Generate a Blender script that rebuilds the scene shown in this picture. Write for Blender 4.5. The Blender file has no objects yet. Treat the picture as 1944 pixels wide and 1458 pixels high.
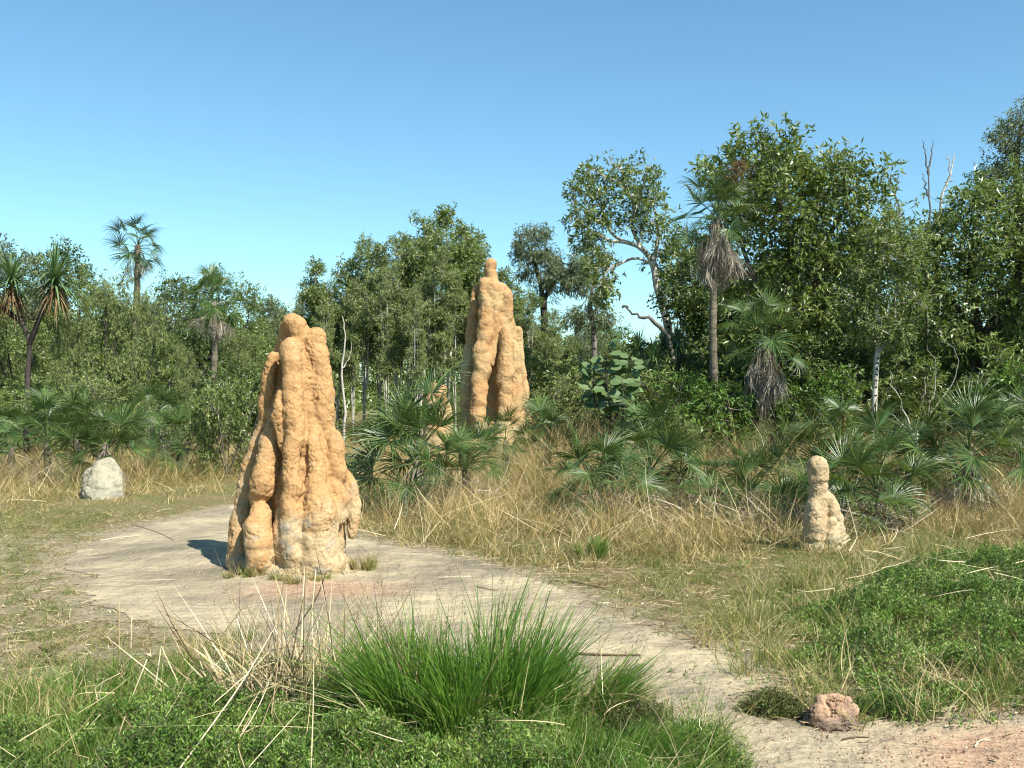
import bpy, bmesh, math, random
import numpy as np
from mathutils import Vector, Matrix, noise, geometry

F = 1890.0; CX = 972.0; HY = 735.0; CH = 1.7      # photo focal length (px), centre column, horizon row, eye height
scn = bpy.context.scene
COL = scn.collection
rad = math.radians

# ------------------------------------------------------------------ helpers
def W(px, py, Y):
    return np.array([(px-CX)/F*Y, Y, CH-(py-HY)/F*Y])
def G(px, py):
    Y = CH*F/(py-HY)
    return ((px-CX)/F*Y, Y)
def proj(x, y):
    return CX+x/y*F, HY+CH*F/y
def gz(x, y):
    return 0.018*np.sin(x*1.3+0.4)*np.sin(y*1.1+1.0)+0.010*np.sin(x*2.9+y*2.3)
def rs(seed): return np.random.RandomState(seed)
def nrm(v):
    return v/np.maximum(np.linalg.norm(v, axis=-1, keepdims=True), 1e-9)

class MB:
    def __init__(s): s.V=[]; s.Fq=[]; s.Ft=[]; s.R=[]; s.n=0; s.mq=[]; s.mt=[]
    def add(s, V, quads=None, tris=None, r=0.5, mat=0):
        V=np.asarray(V, float).reshape(-1,3); n=len(V)
        s.V.append(V)
        s.R.append(np.broadcast_to(np.asarray(r,float),(n,)) if np.ndim(r)==0 else np.asarray(r,float).reshape(-1))
        if quads is not None and len(quads):
            q=np.asarray(quads,int).reshape(-1,4)+s.n; s.Fq.append(q); s.mq.append(np.full(len(q),mat))
        if tris is not None and len(tris):
            t=np.asarray(tris,int).reshape(-1,3)+s.n; s.Ft.append(t); s.mt.append(np.full(len(t),mat))
        s.n+=n
    def mesh(s, name, mats, smooth=True):
        V=np.concatenate(s.V); R=np.concatenate(s.R)
        q=np.concatenate(s.Fq) if s.Fq else np.zeros((0,4),int)
        t=np.concatenate(s.Ft) if s.Ft else np.zeros((0,3),int)
        me=bpy.data.meshes.new(name)
        me.vertices.add(len(V)); me.vertices.foreach_set('co', V.astype(np.float32).ravel())
        nl=q.size+t.size
        me.loops.add(nl); me.loops.foreach_set('vertex_index', np.concatenate([q.ravel(),t.ravel()]).astype(np.int32))
        me.polygons.add(len(q)+len(t))
        st=np.concatenate([np.arange(len(q))*4, q.size+np.arange(len(t))*3]).astype(np.int32)
        me.polygons.foreach_set('loop_start', st)
        if len(mats)>1:
            mi=np.concatenate([np.concatenate(s.mq) if s.mq else np.zeros(0,int), np.concatenate(s.mt) if s.mt else np.zeros(0,int)])
            me.polygons.foreach_set('material_index', mi.astype(np.int32))
        me.polygons.foreach_set('use_smooth', np.full(len(q)+len(t), smooth))
        for m in mats: me.materials.append(m)
        a=me.attributes.new('rnd','FLOAT','POINT'); a.data.foreach_set('value', R.astype(np.float32))
        me.update(calc_edges=True)
        return me

def link(name, me, parent=None, loc=None, rot=None, sc=None, mw=None):
    o=bpy.data.objects.new(name, me); COL.objects.link(o)
    if parent is not None: o.parent=parent
    if mw is not None: o.matrix_local=mw
    if loc is not None: o.location=loc
    if rot is not None: o.rotation_euler=rot
    if sc is not None: o.scale=sc if hasattr(sc,'__len__') else (sc,sc,sc)
    return o
def tag(o, label=None, cat=None, group=None, kind=None):
    if label: o['label']=label
    if cat: o['category']=cat
    if group: o['group']=group
    if kind: o['kind']=kind
    return o
def empty(name, loc, label, cat, group=None, rz=0, sc=1):
    o=link(name, None, loc=loc, rot=(0,0,rz), sc=sc); o.empty_display_size=0.2
    return tag(o,label,cat,group)

def leaves(mb, P, D, L, Wd, R, rng, up=0.8, fold=0.25, mat=0):
    """folded rhombic leaves: P base points, D directions"""
    n=len(P); D=nrm(D)
    N=rng.normal(size=(n,3))*0.7; N[:,2]+=up
    S=nrm(np.cross(D,N)); N=nrm(np.cross(S,D))
    L=np.broadcast_to(L,(n,))[:,None]; Wd=np.broadcast_to(Wd,(n,))[:,None]
    m=P+D*L*0.45
    V=np.stack([P, m+S*Wd*0.5+N*Wd*fold, P+D*L-N*L*0.08, m-S*Wd*0.5+N*Wd*fold],1)
    i=np.arange(n)[:,None]*4
    t=np.concatenate([i+np.array([[0,1,2]]), i+np.array([[0,2,3]])],1)
    mb.add(V, tris=t, r=np.repeat(R,4), mat=mat)

def blades(mb, P, D, B, L, Wd, R, segs=4, taper=1.6, side=None, mat=0, rng=None, wmin=0.0):
    """ribbons: centre = P + D*L*t + B*L*t^2"""
    n=len(P); D=nrm(D)
    L=np.broadcast_to(L,(n,)).reshape(n,1,1); Wd=np.broadcast_to(Wd,(n,)).reshape(n,1,1)
    t=np.linspace(0,1,segs+1).reshape(1,-1,1)
    C=P[:,None]+D[:,None]*L*t+B[:,None]*L*t*t
    if side is None:
        side=nrm(np.cross(D, rng.normal(size=(n,3))))
    w=Wd*np.maximum(1-t**taper, wmin)*0.5
    V=np.stack([C-side[:,None]*w, C+side[:,None]*w],2)          # n,segs+1,2,3
    k=2*(segs+1)
    q=np.array([[2*j,2*j+1,2*j+3,2*j+2] for j in range(segs)])
    q=(np.arange(n)[:,None,None]*k+q[None]).reshape(-1,4)
    mb.add(V.reshape(-1,3), quads=q, r=np.repeat(R,k), mat=mat)

def cones(mb, A, B, ra, rb, sides=5, r=0.5, mat=0):
    """vectorised tapered prisms A->B"""
    A=np.asarray(A,float); B=np.asarray(B,float); n=len(A)
    D=nrm(B-A); h=np.where(np.abs(D[:,2:3])>0.9, np.array([[1.,0,0]]), np.array([[0,0,1.]]))
    U=nrm(np.cross(D,h)); Vv=np.cross(D,U)
    a=np.arange(sides)/sides*2*math.pi
    ring=U[:,None]*np.cos(a)[None,:,None]+Vv[:,None]*np.sin(a)[None,:,None]
    ra=np.broadcast_to(ra,(n,)).reshape(n,1,1); rb=np.broadcast_to(rb,(n,)).reshape(n,1,1)
    V=np.concatenate([A[:,None]+ring*ra-D[:,None]*ra*0.3, B[:,None]+ring*rb+D[:,None]*rb*0.3],1)
    q=np.array([[j,(j+1)%sides,sides+(j+1)%sides,sides+j] for j in range(sides)])
    q=(np.arange(n)[:,None,None]*2*sides+q[None]).reshape(-1,4)
    rr=np.repeat(np.broadcast_to(r,(n,)),2*sides)
    mb.add(V.reshape(-1,3), quads=q, r=rr, mat=mat)

def tube(mb, pts, rr, sides=8, r=0.5, mat=0, jit=0.0, rng=None, cap=True):
    """connected tube along a polyline"""
    pts=np.asarray(pts,float); n=len(pts); rr=np.broadcast_to(rr,(n,))
    T=nrm(np.gradient(pts,axis=0)); u=np.cross(T[0],[0.3,1,0.2]); u/=np.linalg.norm(u)
    V=[]; a=np.arange(sides)/sides*2*math.pi
    for i in range(n):
        u=u-T[i]*u.dot(T[i]); u/=np.linalg.norm(u); v=np.cross(T[i],u)
        q=rr[i]*(1+(rng.uniform(-jit,jit,sides) if rng is not None and jit else 0))
        V.append(pts[i]+np.outer(np.cos(a)*q,u)+np.outer(np.sin(a)*q,v))
    V=np.concatenate(V+[pts[-1:]+T[-1:]*rr[-1]*0.5])
    Q=[[i*sides+j,i*sides+(j+1)%sides,(i+1)*sides+(j+1)%sides,(i+1)*sides+j] for i in range(n-1) for j in range(sides)]
    b=(n-1)*sides; Tr=[[b+j,b+(j+1)%sides,n*sides] for j in range(sides)] if cap else None
    mb.add(V, quads=Q, tris=Tr, r=r, mat=mat)

def spline(pts, n):
    pts=np.asarray(pts,float); m=len(pts)
    if m==2:
        t=np.linspace(0,1,n)[:,None]; return pts[0]*(1-t)+pts[1]*t
    P=np.vstack([2*pts[0]-pts[1],pts,2*pts[-1]-pts[-2]]); out=[]
    for s in np.linspace(0,m-1-1e-6,n):
        i=int(s); t=s-i; a,b,c,d=P[i:i+4]
        out.append(0.5*((2*b)+(c-a)*t+(2*a-5*b+4*c-d)*t*t+(3*b-a-3*c+d)*t**3))
    return np.array(out)

# ------------------------------------------------------------------ materials
def newmat(name):
    m=bpy.data.materials.new(name); m.use_nodes=True
    nt=m.node_tree; nt.nodes.clear()
    return m, nt
def N_(nt, t, **kw):
    n=nt.nodes.new(t)
    for k,v in kw.items():
        if k in n.inputs: n.inputs[k].default_value=v
        else: setattr(n,k,v)
    return n
def ramp(nt, stops):
    r=nt.nodes.new('ShaderNodeValToRGB'); e=r.color_ramp.elements
    while len(e)<len(stops): e.new(0.5)
    for i,(p,c) in enumerate(stops):
        e[i].position=p; e[i].color=(*c,1)
    return r
def foliage_mat(name, stops, rough=0.45, spec=0.4, trans=0.25, tcol=(0.25,0.32,0.03)):
    m,nt=newmat(name); L=nt.links.new
    a=N_(nt,'ShaderNodeAttribute',attribute_name='rnd')
    r=ramp(nt,stops); L(a.outputs['Fac'],r.inputs[0])
    p=N_(nt,'ShaderNodeBsdfPrincipled',Roughness=rough); p.inputs['Specular IOR Level'].default_value=spec
    L(r.outputs[0],p.inputs['Base Color'])
    o=N_(nt,'ShaderNodeOutputMaterial')
    if trans>0:
        mx=nt.nodes.new('ShaderNodeMix'); mx.data_type='RGBA'; mx.blend_type='MIX'; mx.inputs[0].default_value=0.5
        L(r.outputs[0],mx.inputs[6]); mx.inputs[7].default_value=(*tcol,1)
        t=N_(nt,'ShaderNodeBsdfTranslucent'); L(mx.outputs[2],t.inputs[0])
        ms=N_(nt,'ShaderNodeMixShader'); ms.inputs[0].default_value=trans
        L(p.outputs[0],ms.inputs[1]); L(t.outputs[0],ms.inputs[2]); L(ms.outputs[0],o.inputs[0])
    else: L(p.outputs[0],o.inputs[0])
    return m
def rough_mat(name, cols, scale=4, detail=8, bump=0.4, bscale=30, rough=0.9, stretch=(1,1,1), dist=0.01, cols2=None, s2=1.0):
    m,nt=newmat(name); L=nt.links.new
    tc=N_(nt,'ShaderNodeTexCoord'); mp=N_(nt,'ShaderNodeMapping'); mp.inputs['Scale'].default_value=stretch
    L(tc.outputs['Object'],mp.inputs[0])
    n=N_(nt,'ShaderNodeTexNoise',Scale=scale,Detail=detail,Roughness=0.65); L(mp.outputs[0],n.inputs['Vector'])
    r=ramp(nt,cols); L(n.outputs[0],r.inputs[0]); c=r.outputs[0]
    p=N_(nt,'ShaderNodeBsdfPrincipled',Roughness=rough); p.inputs['Specular IOR Level'].default_value=0.15
    L(c,p.inputs['Base Color'])
    b=N_(nt,'ShaderNodeTexNoise',Scale=bscale,Detail=6,Roughness=0.7); L(mp.outputs[0],b.inputs['Vector'])
    bm=N_(nt,'ShaderNodeBump',Strength=bump,Distance=dist); L(b.outputs[0],bm.inputs['Height']); L(bm.outputs[0],p.inputs['Normal'])
    o=N_(nt,'ShaderNodeOutputMaterial'); L(p.outputs[0],o.inputs[0])
    return m

M={}
def g(*c): return c
M['leaf_mid']=foliage_mat('leaf_mid',[(0,(0.042,0.070,0.014)),(0.42,(0.130,0.185,0.040)),(0.75,(0.24,0.295,0.085)),(1,(0.40,0.44,0.21))],trans=0.33,rough=0.36,spec=0.5)
M['leaf_dark']=foliage_mat('leaf_dark',[(0,(0.030,0.052,0.012)),(0.5,(0.082,0.128,0.030)),(0.85,(0.155,0.205,0.060)),(1,(0.30,0.33,0.14))],rough=0.40,spec=0.45,trans=0.25)
M['leaf_pale']=foliage_mat('leaf_pale',[(0,(0.070,0.092,0.028)),(0.5,(0.175,0.22,0.065)),(0.85,(0.28,0.33,0.11)),(1,(0.38,0.41,0.20))],rough=0.5)
M['leaf_grey']=foliage_mat('leaf_grey',[(0,(0.055,0.072,0.034)),(0.5,(0.130,0.165,0.075)),(1,(0.27,0.30,0.17))],rough=0.45)
M['leaf_bright']=foliage_mat('leaf_bright',[(0,(0.040,0.090,0.012)),(0.5,(0.080,0.160,0.022)),(1,(0.17,0.26,0.05))],rough=0.45)
M['round_leaf']=foliage_mat('round_leaf',[(0,(0.055,0.100,0.030)),(1,(0.13,0.19,0.075))],rough=0.5,spec=0.3,trans=0.12)
M['palm']=foliage_mat('palm',[(0,(0.020,0.050,0.014)),(0.45,(0.045,0.092,0.022)),(0.85,(0.120,0.180,0.042)),(1,(0.38,0.36,0.13))],rough=0.43,spec=0.42,trans=0.2)
M['pandanus']=foliage_mat('pandanus',[(0,(0.050,0.105,0.040)),(1,(0.15,0.24,0.09))],rough=0.42,spec=0.4,trans=0.15)
M['dead_frond']=foliage_mat('dead_frond',[(0,(0.07,0.055,0.04)),(0.5,(0.28,0.24,0.18)),(1,(0.62,0.56,0.46))],rough=0.8,spec=0.15,trans=0.1,tcol=(0.3,0.2,0.1))
M['dead_strap']=foliage_mat('dead_strap',[(0,(0.09,0.055,0.030)),(0.5,(0.20,0.13,0.06)),(1,(0.38,0.30,0.17))],rough=0.8,spec=0.15,trans=0.15,tcol=(0.3,0.2,0.1))
M['dry_grass']=foliage_mat('dry_grass',[(0,(0.12,0.15,0.04)),(0.2,(0.30,0.21,0.08)),(0.6,(0.54,0.405,0.185)),(1,(0.72,0.62,0.38))],rough=0.65,spec=0.2,trans=0.25,tcol=(0.5,0.38,0.15))
M['mix_grass']=foliage_mat('mix_grass',[(0,(0.08,0.13,0.02)),(0.45,(0.18,0.20,0.05)),(0.7,(0.38,0.29,0.12)),(1,(0.58,0.48,0.26))],rough=0.6,spec=0.2,trans=0.25)
M['litter']=foliage_mat('litter',[(0,(0.075,0.045,0.028)),(0.5,(0.26,0.18,0.09)),(1,(0.60,0.50,0.32))],rough=0.8,spec=0.15,trans=0)
M['green_grass']=foliage_mat('green_grass',[(0,(0.035,0.09,0.010)),(0.5,(0.095,0.185,0.024)),(0.90,(0.19,0.30,0.050)),(1,(0.50,0.44,0.22))],rough=0.4,spec=0.4,trans=0.35,tcol=(0.22,0.42,0.02))
M['herb']=foliage_mat('herb',[(0,(0.045,0.060,0.018)),(0.2,(0.055,0.105,0.018)),(0.5,(0.095,0.185,0.026)),(0.85,(0.20,0.30,0.050)),(1,(0.36,0.42,0.15))],rough=0.45,spec=0.35,trans=0.28,tcol=(0.15,0.32,0.02))
M['herb_brown']=foliage_mat('herb_brown',[(0,(0.06,0.04,0.022)),(0.4,(0.10,0.085,0.035)),(0.7,(0.10,0.15,0.035)),(1,(0.20,0.24,0.08))],rough=0.6,spec=0.2)
M['herb_stem']=foliage_mat('herb_stem',[(0,(0.05,0.04,0.02)),(1,(0.15,0.12,0.05))],rough=0.7,trans=0)
M['stalk']=foliage_mat('stalk',[(0,(0.055,0.036,0.020)),(0.3,(0.20,0.14,0.07)),(0.6,(0.48,0.37,0.19)),(1,(0.70,0.60,0.38))],rough=0.6,spec=0.3,trans=0)
M['bark_pale']=rough_mat('bark_pale',[(0.3,(0.16,0.14,0.11)),(0.48,(0.38,0.35,0.29)),(0.65,(0.58,0.55,0.47))],scale=5,bscale=30,stretch=(1,1,0.3))
M['bark_grey']=rough_mat('bark_grey',[(0.3,(0.05,0.042,0.035)),(0.55,(0.14,0.12,0.10)),(0.75,(0.28,0.25,0.21))],scale=5,bscale=30,stretch=(1,1,0.3))
M['bark_dark']=rough_mat('bark_dark',[(0.3,(0.022,0.018,0.015)),(0.55,(0.060,0.050,0.042)),(0.8,(0.14,0.12,0.10))],scale=5,bscale=30,stretch=(1,1,0.3))
M['palm_trunk']=rough_mat('palm_trunk',[(0.3,(0.06,0.05,0.035)),(0.55,(0.15,0.13,0.09)),(0.75,(0.30,0.26,0.19))],scale=6,bscale=22,stretch=(1,1,3),bump=0.8)
M['stone']=rough_mat('stone',[(0.3,(0.22,0.15,0.10)),(0.55,(0.42,0.32,0.22)),(0.75,(0.62,0.53,0.40))],scale=9,bscale=60)

def mound_mat(name, warm, pale, grey, zlo, zhi, darkfleck=0.35, sc=1.0, bump=0.7):
    """termite clay: warm body, pale weathered lower part, grey mineral patches, pits and grit"""
    m,nt=newmat(name); L=nt.links.new
    tc=N_(nt,'ShaderNodeTexCoord'); ob=tc.outputs['Object']
    n1=N_(nt,'ShaderNodeTexNoise',Scale=1.7*sc,Detail=5,Roughness=0.6); L(ob,n1.inputs['Vector'])
    n2=N_(nt,'ShaderNodeTexNoise',Scale=9*sc,Detail=7,Roughness=0.7); L(ob,n2.inputs['Vector'])
    sep=N_(nt,'ShaderNodeSeparateXYZ'); L(ob,sep.inputs[0])
    mr=N_(nt,'ShaderNodeMapRange'); mr.inputs['From Min'].default_value=zhi; mr.inputs['From Max'].default_value=zlo
    L(sep.outputs[2],mr.inputs['Value'])
    ad=N_(nt,'ShaderNodeMath',operation='ADD'); L(mr.outputs[0],ad.inputs[0])
    s1=N_(nt,'ShaderNodeMapRange'); s1.inputs['From Min'].default_value=0.35; s1.inputs['From Max'].default_value=0.65
    s1.inputs['To Min'].default_value=-0.6; s1.inputs['To Max'].default_value=0.6
    L(n1.outputs[0],s1.inputs['Value']); L(s1.outputs[0],ad.inputs[1])
    rw=ramp(nt,[(0.3,tuple(c*0.72 for c in warm)),(0.5,warm),(0.72,tuple(min(c*1.18,0.8) for c in warm))]); L(n2.outputs[0],rw.inputs[0])
    rp=ramp(nt,[(0.3,tuple(c*0.75 for c in pale)),(0.55,pale),(0.75,tuple(min(c*1.12,0.8) for c in pale))]); L(n2.outputs[0],rp.inputs[0])
    mx=N_(nt,'ShaderNodeMix'); mx.data_type='RGBA'
    f=ramp(nt,[(0.35,(0,0,0)),(0.95,(1,1,1))]); L(ad.outputs[0],f.inputs[0])
    L(f.outputs[0],mx.inputs[0]); L(rw.outputs[0],mx.inputs[6]); L(rp.outputs[0],mx.inputs[7])
    n3=N_(nt,'ShaderNodeTexNoise',Scale=3.1*sc,Detail=6,Roughness=0.6); 
    mp=N_(nt,'ShaderNodeMapping'); mp.inputs['Location'].default_value=(5.2,1.1,3.3); L(ob,mp.inputs[0]); L(mp.outputs[0],n3.inputs['Vector'])
    a3=N_(nt,'ShaderNodeMath',operation='MULTIPLY_ADD'); L(mr.outputs[0],a3.inputs[0]); a3.inputs[1].default_value=0.16; L(n3.outputs[0],a3.inputs[2])
    f3=ramp(nt,[(0.66,(0,0,0)),(0.76,(1,1,1))]); L(a3.outputs[0],f3.inputs[0])
    mg=N_(nt,'ShaderNodeMix'); mg.data_type='RGBA'; L(f3.outputs[0],mg.inputs[0]); L(mx.outputs[2],mg.inputs[6]); mg.inputs[7].default_value=(*grey,1)
    n4=N_(nt,'ShaderNodeTexNoise',Scale=45*sc,Detail=3,Roughness=0.6); L(ob,n4.inputs['Vector'])
    f4=ramp(nt,[(0.30,(1-darkfleck,)*3),(0.47,(1,1,1))]); L(n4.outputs[0],f4.inputs[0])
    mm=N_(nt,'ShaderNodeMix'); mm.data_type='RGBA'; mm.blend_type='MULTIPLY'; mm.inputs[0].default_value=1
    L(mg.outputs[2],mm.inputs[6]); L(f4.outputs[0],mm.inputs[7])
    p=N_(nt,'ShaderNodeBsdfPrincipled',Roughness=0.95); p.inputs['Specular IOR Level'].default_value=0.1
    L(mm.outputs[2],p.inputs['Base Color'])
    nb=N_(nt,'ShaderNodeTexNoise',Scale=38*sc,Detail=7,Roughness=0.75); L(ob,nb.inputs['Vector'])
    bm=N_(nt,'ShaderNodeBump',Strength=bump,Distance=0.02/sc); L(nb.outputs[0],bm.inputs['Height']); L(bm.outputs[0],p.inputs['Normal'])
    o=N_(nt,'ShaderNodeOutputMaterial'); L(p.outputs[0],o.inputs[0])
    return m

def ground_mat():
    m,nt=newmat('ground_soil'); L=nt.links.new
    tc=N_(nt,'ShaderNodeTexCoord'); ob=tc.outputs['Object']
    a=N_(nt,'ShaderNodeAttribute',attribute_name='rnd')      # 0 soil .. 1 sandy
    n1=N_(nt,'ShaderNodeTexNoise',Scale=1.6,Detail=8,Roughness=0.7); L(ob,n1.inputs['Vector'])
    n2=N_(nt,'ShaderNodeTexNoise',Scale=22,Detail=8,Roughness=0.75); L(ob,n2.inputs['Vector'])
    s=ramp(nt,[(0.3,(0.070,0.050,0.028)),(0.48,(0.165,0.130,0.062)),(0.62,(0.27,0.215,0.11)),(0.75,(0.38,0.32,0.19))]); L(n2.outputs[0],s.inputs[0])
    gr=ramp(nt,[(0.3,(0.055,0.065,0.022)),(0.5,(0.13,0.135,0.045)),(0.7,(0.25,0.215,0.10))]); L(n2.outputs[0],gr.inputs[0])
    f=ramp(nt,[(0.40,(0,0,0)),(0.62,(1,1,1))]); L(n1.outputs[0],f.inputs[0])
    mx=N_(nt,'ShaderNodeMix'); mx.data_type='RGBA'; L(f.outputs[0],mx.inputs[0]); L(s.outputs[0],mx.inputs[6]); L(gr.outputs[0],mx.inputs[7])
    pd=ramp(nt,[(0.3,(0.15,0.12,0.075)),(0.5,(0.27,0.225,0.14)),(0.7,(0.40,0.34,0.22))]); L(n2.outputs[0],pd.inputs[0])
    n3=N_(nt,'ShaderNodeTexNoise',Scale=5,Detail=6,Roughness=0.7); L(ob,n3.inputs['Vector'])
    ad=N_(nt,'ShaderNodeMath',operation='MULTIPLY_ADD'); L(n3.outputs[0],ad.inputs[0]); ad.inputs[1].default_value=1.2; 
    sb=N_(nt,'ShaderNodeMath',operation='SUBTRACT'); L(a.outputs['Fac'],sb.inputs[0]); sb.inputs[1].default_value=0.6; L(sb.outputs[0],ad.inputs[2])
    f2=ramp(nt,[(0.40,(0,0,0)),(0.62,(1,1,1))]); L(ad.outputs[0],f2.inputs[0])
    m2=N_(nt,'ShaderNodeMix'); m2.data_type='RGBA'; L(f2.outputs[0],m2.inputs[0]); L(mx.outputs[2],m2.inputs[6]); L(pd.outputs[0],m2.inputs[7])
    p=N_(nt,'ShaderNodeBsdfPrincipled',Roughness=0.95); p.inputs['Specular IOR Level'].default_value=0.1
    L(m2.outputs[2],p.inputs['Base Color'])
    bm=N_(nt,'ShaderNodeBump',Strength=0.8,Distance=0.03); L(n2.outputs[0],bm.inputs['Height']); L(bm.outputs[0],p.inputs['Normal'])
    o=N_(nt,'ShaderNodeOutputMaterial'); L(p.outputs[0],o.inputs[0]); return m

def path_mat():
    m,nt=newmat('path_sand'); L=nt.links.new
    tc=N_(nt,'ShaderNodeTexCoord'); ob=tc.outputs['Object']
    n1=N_(nt,'ShaderNodeTexNoise',Scale=0.9,Detail=6,Roughness=0.6); L(ob,n1.inputs['Vector'])
    base=ramp(nt,[(0.34,(0.20,0.170,0.118)),(0.48,(0.295,0.250,0.168)),(0.60,(0.41,0.348,0.222))]); L(n1.outputs[0],base.inputs[0])
    n2=N_(nt,'ShaderNodeTexNoise',Scale=26,Detail=9,Roughness=0.78); L(ob,n2.inputs['Vector'])
    sp=ramp(nt,[(0.28,(0.50,0.47,0.43)),(0.44,(0.92,0.91,0.90)),(0.62,(1.08,1.07,1.05))]); L(n2.outputs[0],sp.inputs[0])
    mm=N_(nt,'ShaderNodeMix'); mm.data_type='RGBA'; mm.blend_type='MULTIPLY'; mm.inputs[0].default_value=0.9
    L(base.outputs[0],mm.inputs[6]); L(sp.outputs[0],mm.inputs[7])
    # pale worn streaks
    mp=N_(nt,'ShaderNodeMapping'); mp.inputs['Scale'].default_value=(0.9,3.5,1); L(ob,mp.inputs[0])
    n3=N_(nt,'ShaderNodeTexNoise',Scale=1.5,Detail=5,Roughness=0.65); L(mp.outputs[0],n3.inputs['Vector'])
    f3=ramp(nt,[(0.60,(0,0,0)),(0.72,(1,1,1))]); L(n3.outputs[0],f3.inputs[0])
    mb_=N_(nt,'ShaderNodeMix'); mb_.data_type='RGBA'; L(f3.outputs[0],mb_.inputs[0]); L(mm.outputs[2],mb_.inputs[6]); mb_.inputs[7].default_value=(0.54,0.465,0.31,1)
    # reddish clay washed off the mound and at the trail: attribute rnd
    a=N_(nt,'ShaderNodeAttribute',attribute_name='rnd')
    n5=N_(nt,'ShaderNodeTexNoise',Scale=4,Detail=7,Roughness=0.7); L(ob,n5.inputs['Vector'])
    ad=N_(nt,'ShaderNodeMath',operation='MULTIPLY_ADD'); L(n5.outputs[0],ad.inputs[0]); ad.inputs[1].default_value=0.8
    sb=N_(nt,'ShaderNodeMath',operation='SUBTRACT'); L(a.outputs['Fac'],sb.inputs[0]); sb.inputs[1].default_value=0.4; L(sb.outputs[0],ad.inputs[2])
    f5=ramp(nt,[(0.25,(0,0,0)),(0.75,(0.85,0.85,0.85))]); L(ad.outputs[0],f5.inputs[0])
    rc=ramp(nt,[(0.3,(0.17,0.095,0.060)),(0.5,(0.37,0.235,0.145)),(0.7,(0.48,0.34,0.22))]); L(n2.outputs[0],rc.inputs[0])
    mr=N_(nt,'ShaderNodeMix'); mr.data_type='RGBA'; L(f5.outputs[0],mr.inputs[0]); L(mb_.outputs[2],mr.inputs[6]); L(rc.outputs[0],mr.inputs[7])
    p=N_(nt,'ShaderNodeBsdfPrincipled',Roughness=0.95); p.inputs['Specular IOR Level'].default_value=0.1
    L(mr.outputs[2],p.inputs['Base Color'])
    bm=N_(nt,'ShaderNodeBump',Strength=0.6,Distance=0.02); L(n2.outputs[0],bm.inputs['Height'])
    n6=N_(nt,'ShaderNodeTexNoise',Scale=3,Detail=5,Roughness=0.6); L(ob,n6.inputs['Vector'])
    b2=N_(nt,'ShaderNodeBump',Strength=0.7,Distance=0.16); L(n6.outputs[0],b2.inputs['Height']); L(bm.outputs[0],b2.inputs['Normal'])
    L(b2.outputs[0],p.inputs['Normal'])
    o=N_(nt,'ShaderNodeOutputMaterial'); L(p.outputs[0],o.inputs[0]); return m
M['ground']=ground_mat(); M['path']=path_mat()

# ------------------------------------------------------------------ camera, light, sky
cam=bpy.data.cameras.new('camera'); co=bpy.data.objects.new('camera',cam); COL.objects.link(co)
co.location=(0,0,CH); co.rotation_euler=(rad(90),0,0)
cam.sensor_width=36; cam.lens=F/1944*36; cam.shift_y=6/1944; cam.clip_end=2000; cam.clip_start=0.05
scn.camera=co
SUN_EL=rad(48); SAZ=rad(42)      # sun behind the viewer, to the right
sd=Vector((math.sin(SAZ)*math.cos(SUN_EL), -math.cos(SAZ)*math.cos(SUN_EL), math.sin(SUN_EL)))
sun=bpy.data.lights.new('sun','SUN'); sun.energy=5.0; sun.angle=rad(0.5); sun.color=(1,0.955,0.88)
so=bpy.data.objects.new('sun',sun); COL.objects.link(so); so.rotation_euler=sd.to_track_quat('Z','Y').to_euler(); so.location=(5,-5,12)
w=bpy.data.worlds.new('World'); scn.world=w; w.use_nodes=True; nt=w.node_tree; nt.nodes.clear()
sky=nt.nodes.new('ShaderNodeTexSky'); sky.sky_type='NISHITA'; sky.sun_disc=False
sky.sun_elevation=SUN_EL; sky.sun_rotation=math.atan2(sd.x, sd.y)
sky.altitude=50; sky.air_density=1.0; sky.dust_density=0.2; sky.ozone_density=2.5
bg=nt.nodes.new('ShaderNodeBackground'); bg.inputs[1].default_value=0.084
wo=nt.nodes.new('ShaderNodeOutputWorld'); mxs=nt.nodes.new('ShaderNodeMix'); mxs.data_type='RGBA'; mxs.blend_type='MULTIPLY'; mxs.inputs[0].default_value=1; mxs.inputs[7].default_value=(0.83,1.12,1.12,1)   # the camera's cool white balance
nt.links.new(sky.outputs[0],mxs.inputs[6]); nt.links.new(mxs.outputs[2],bg.inputs[0]); nt.links.new(bg.outputs[0],wo.inputs[0])
scn.view_settings.view_transform='Standard'; scn.view_settings.look='None'; scn.view_settings.exposure=0.97; scn.view_settings.gamma=1
scn.cycles.filter_width=1.15; scn.cycles.max_bounces=6; scn.cycles.diffuse_bounces=3; scn.cycles.glossy_bounces=2; scn.cycles.transmission_bounces=3

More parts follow.
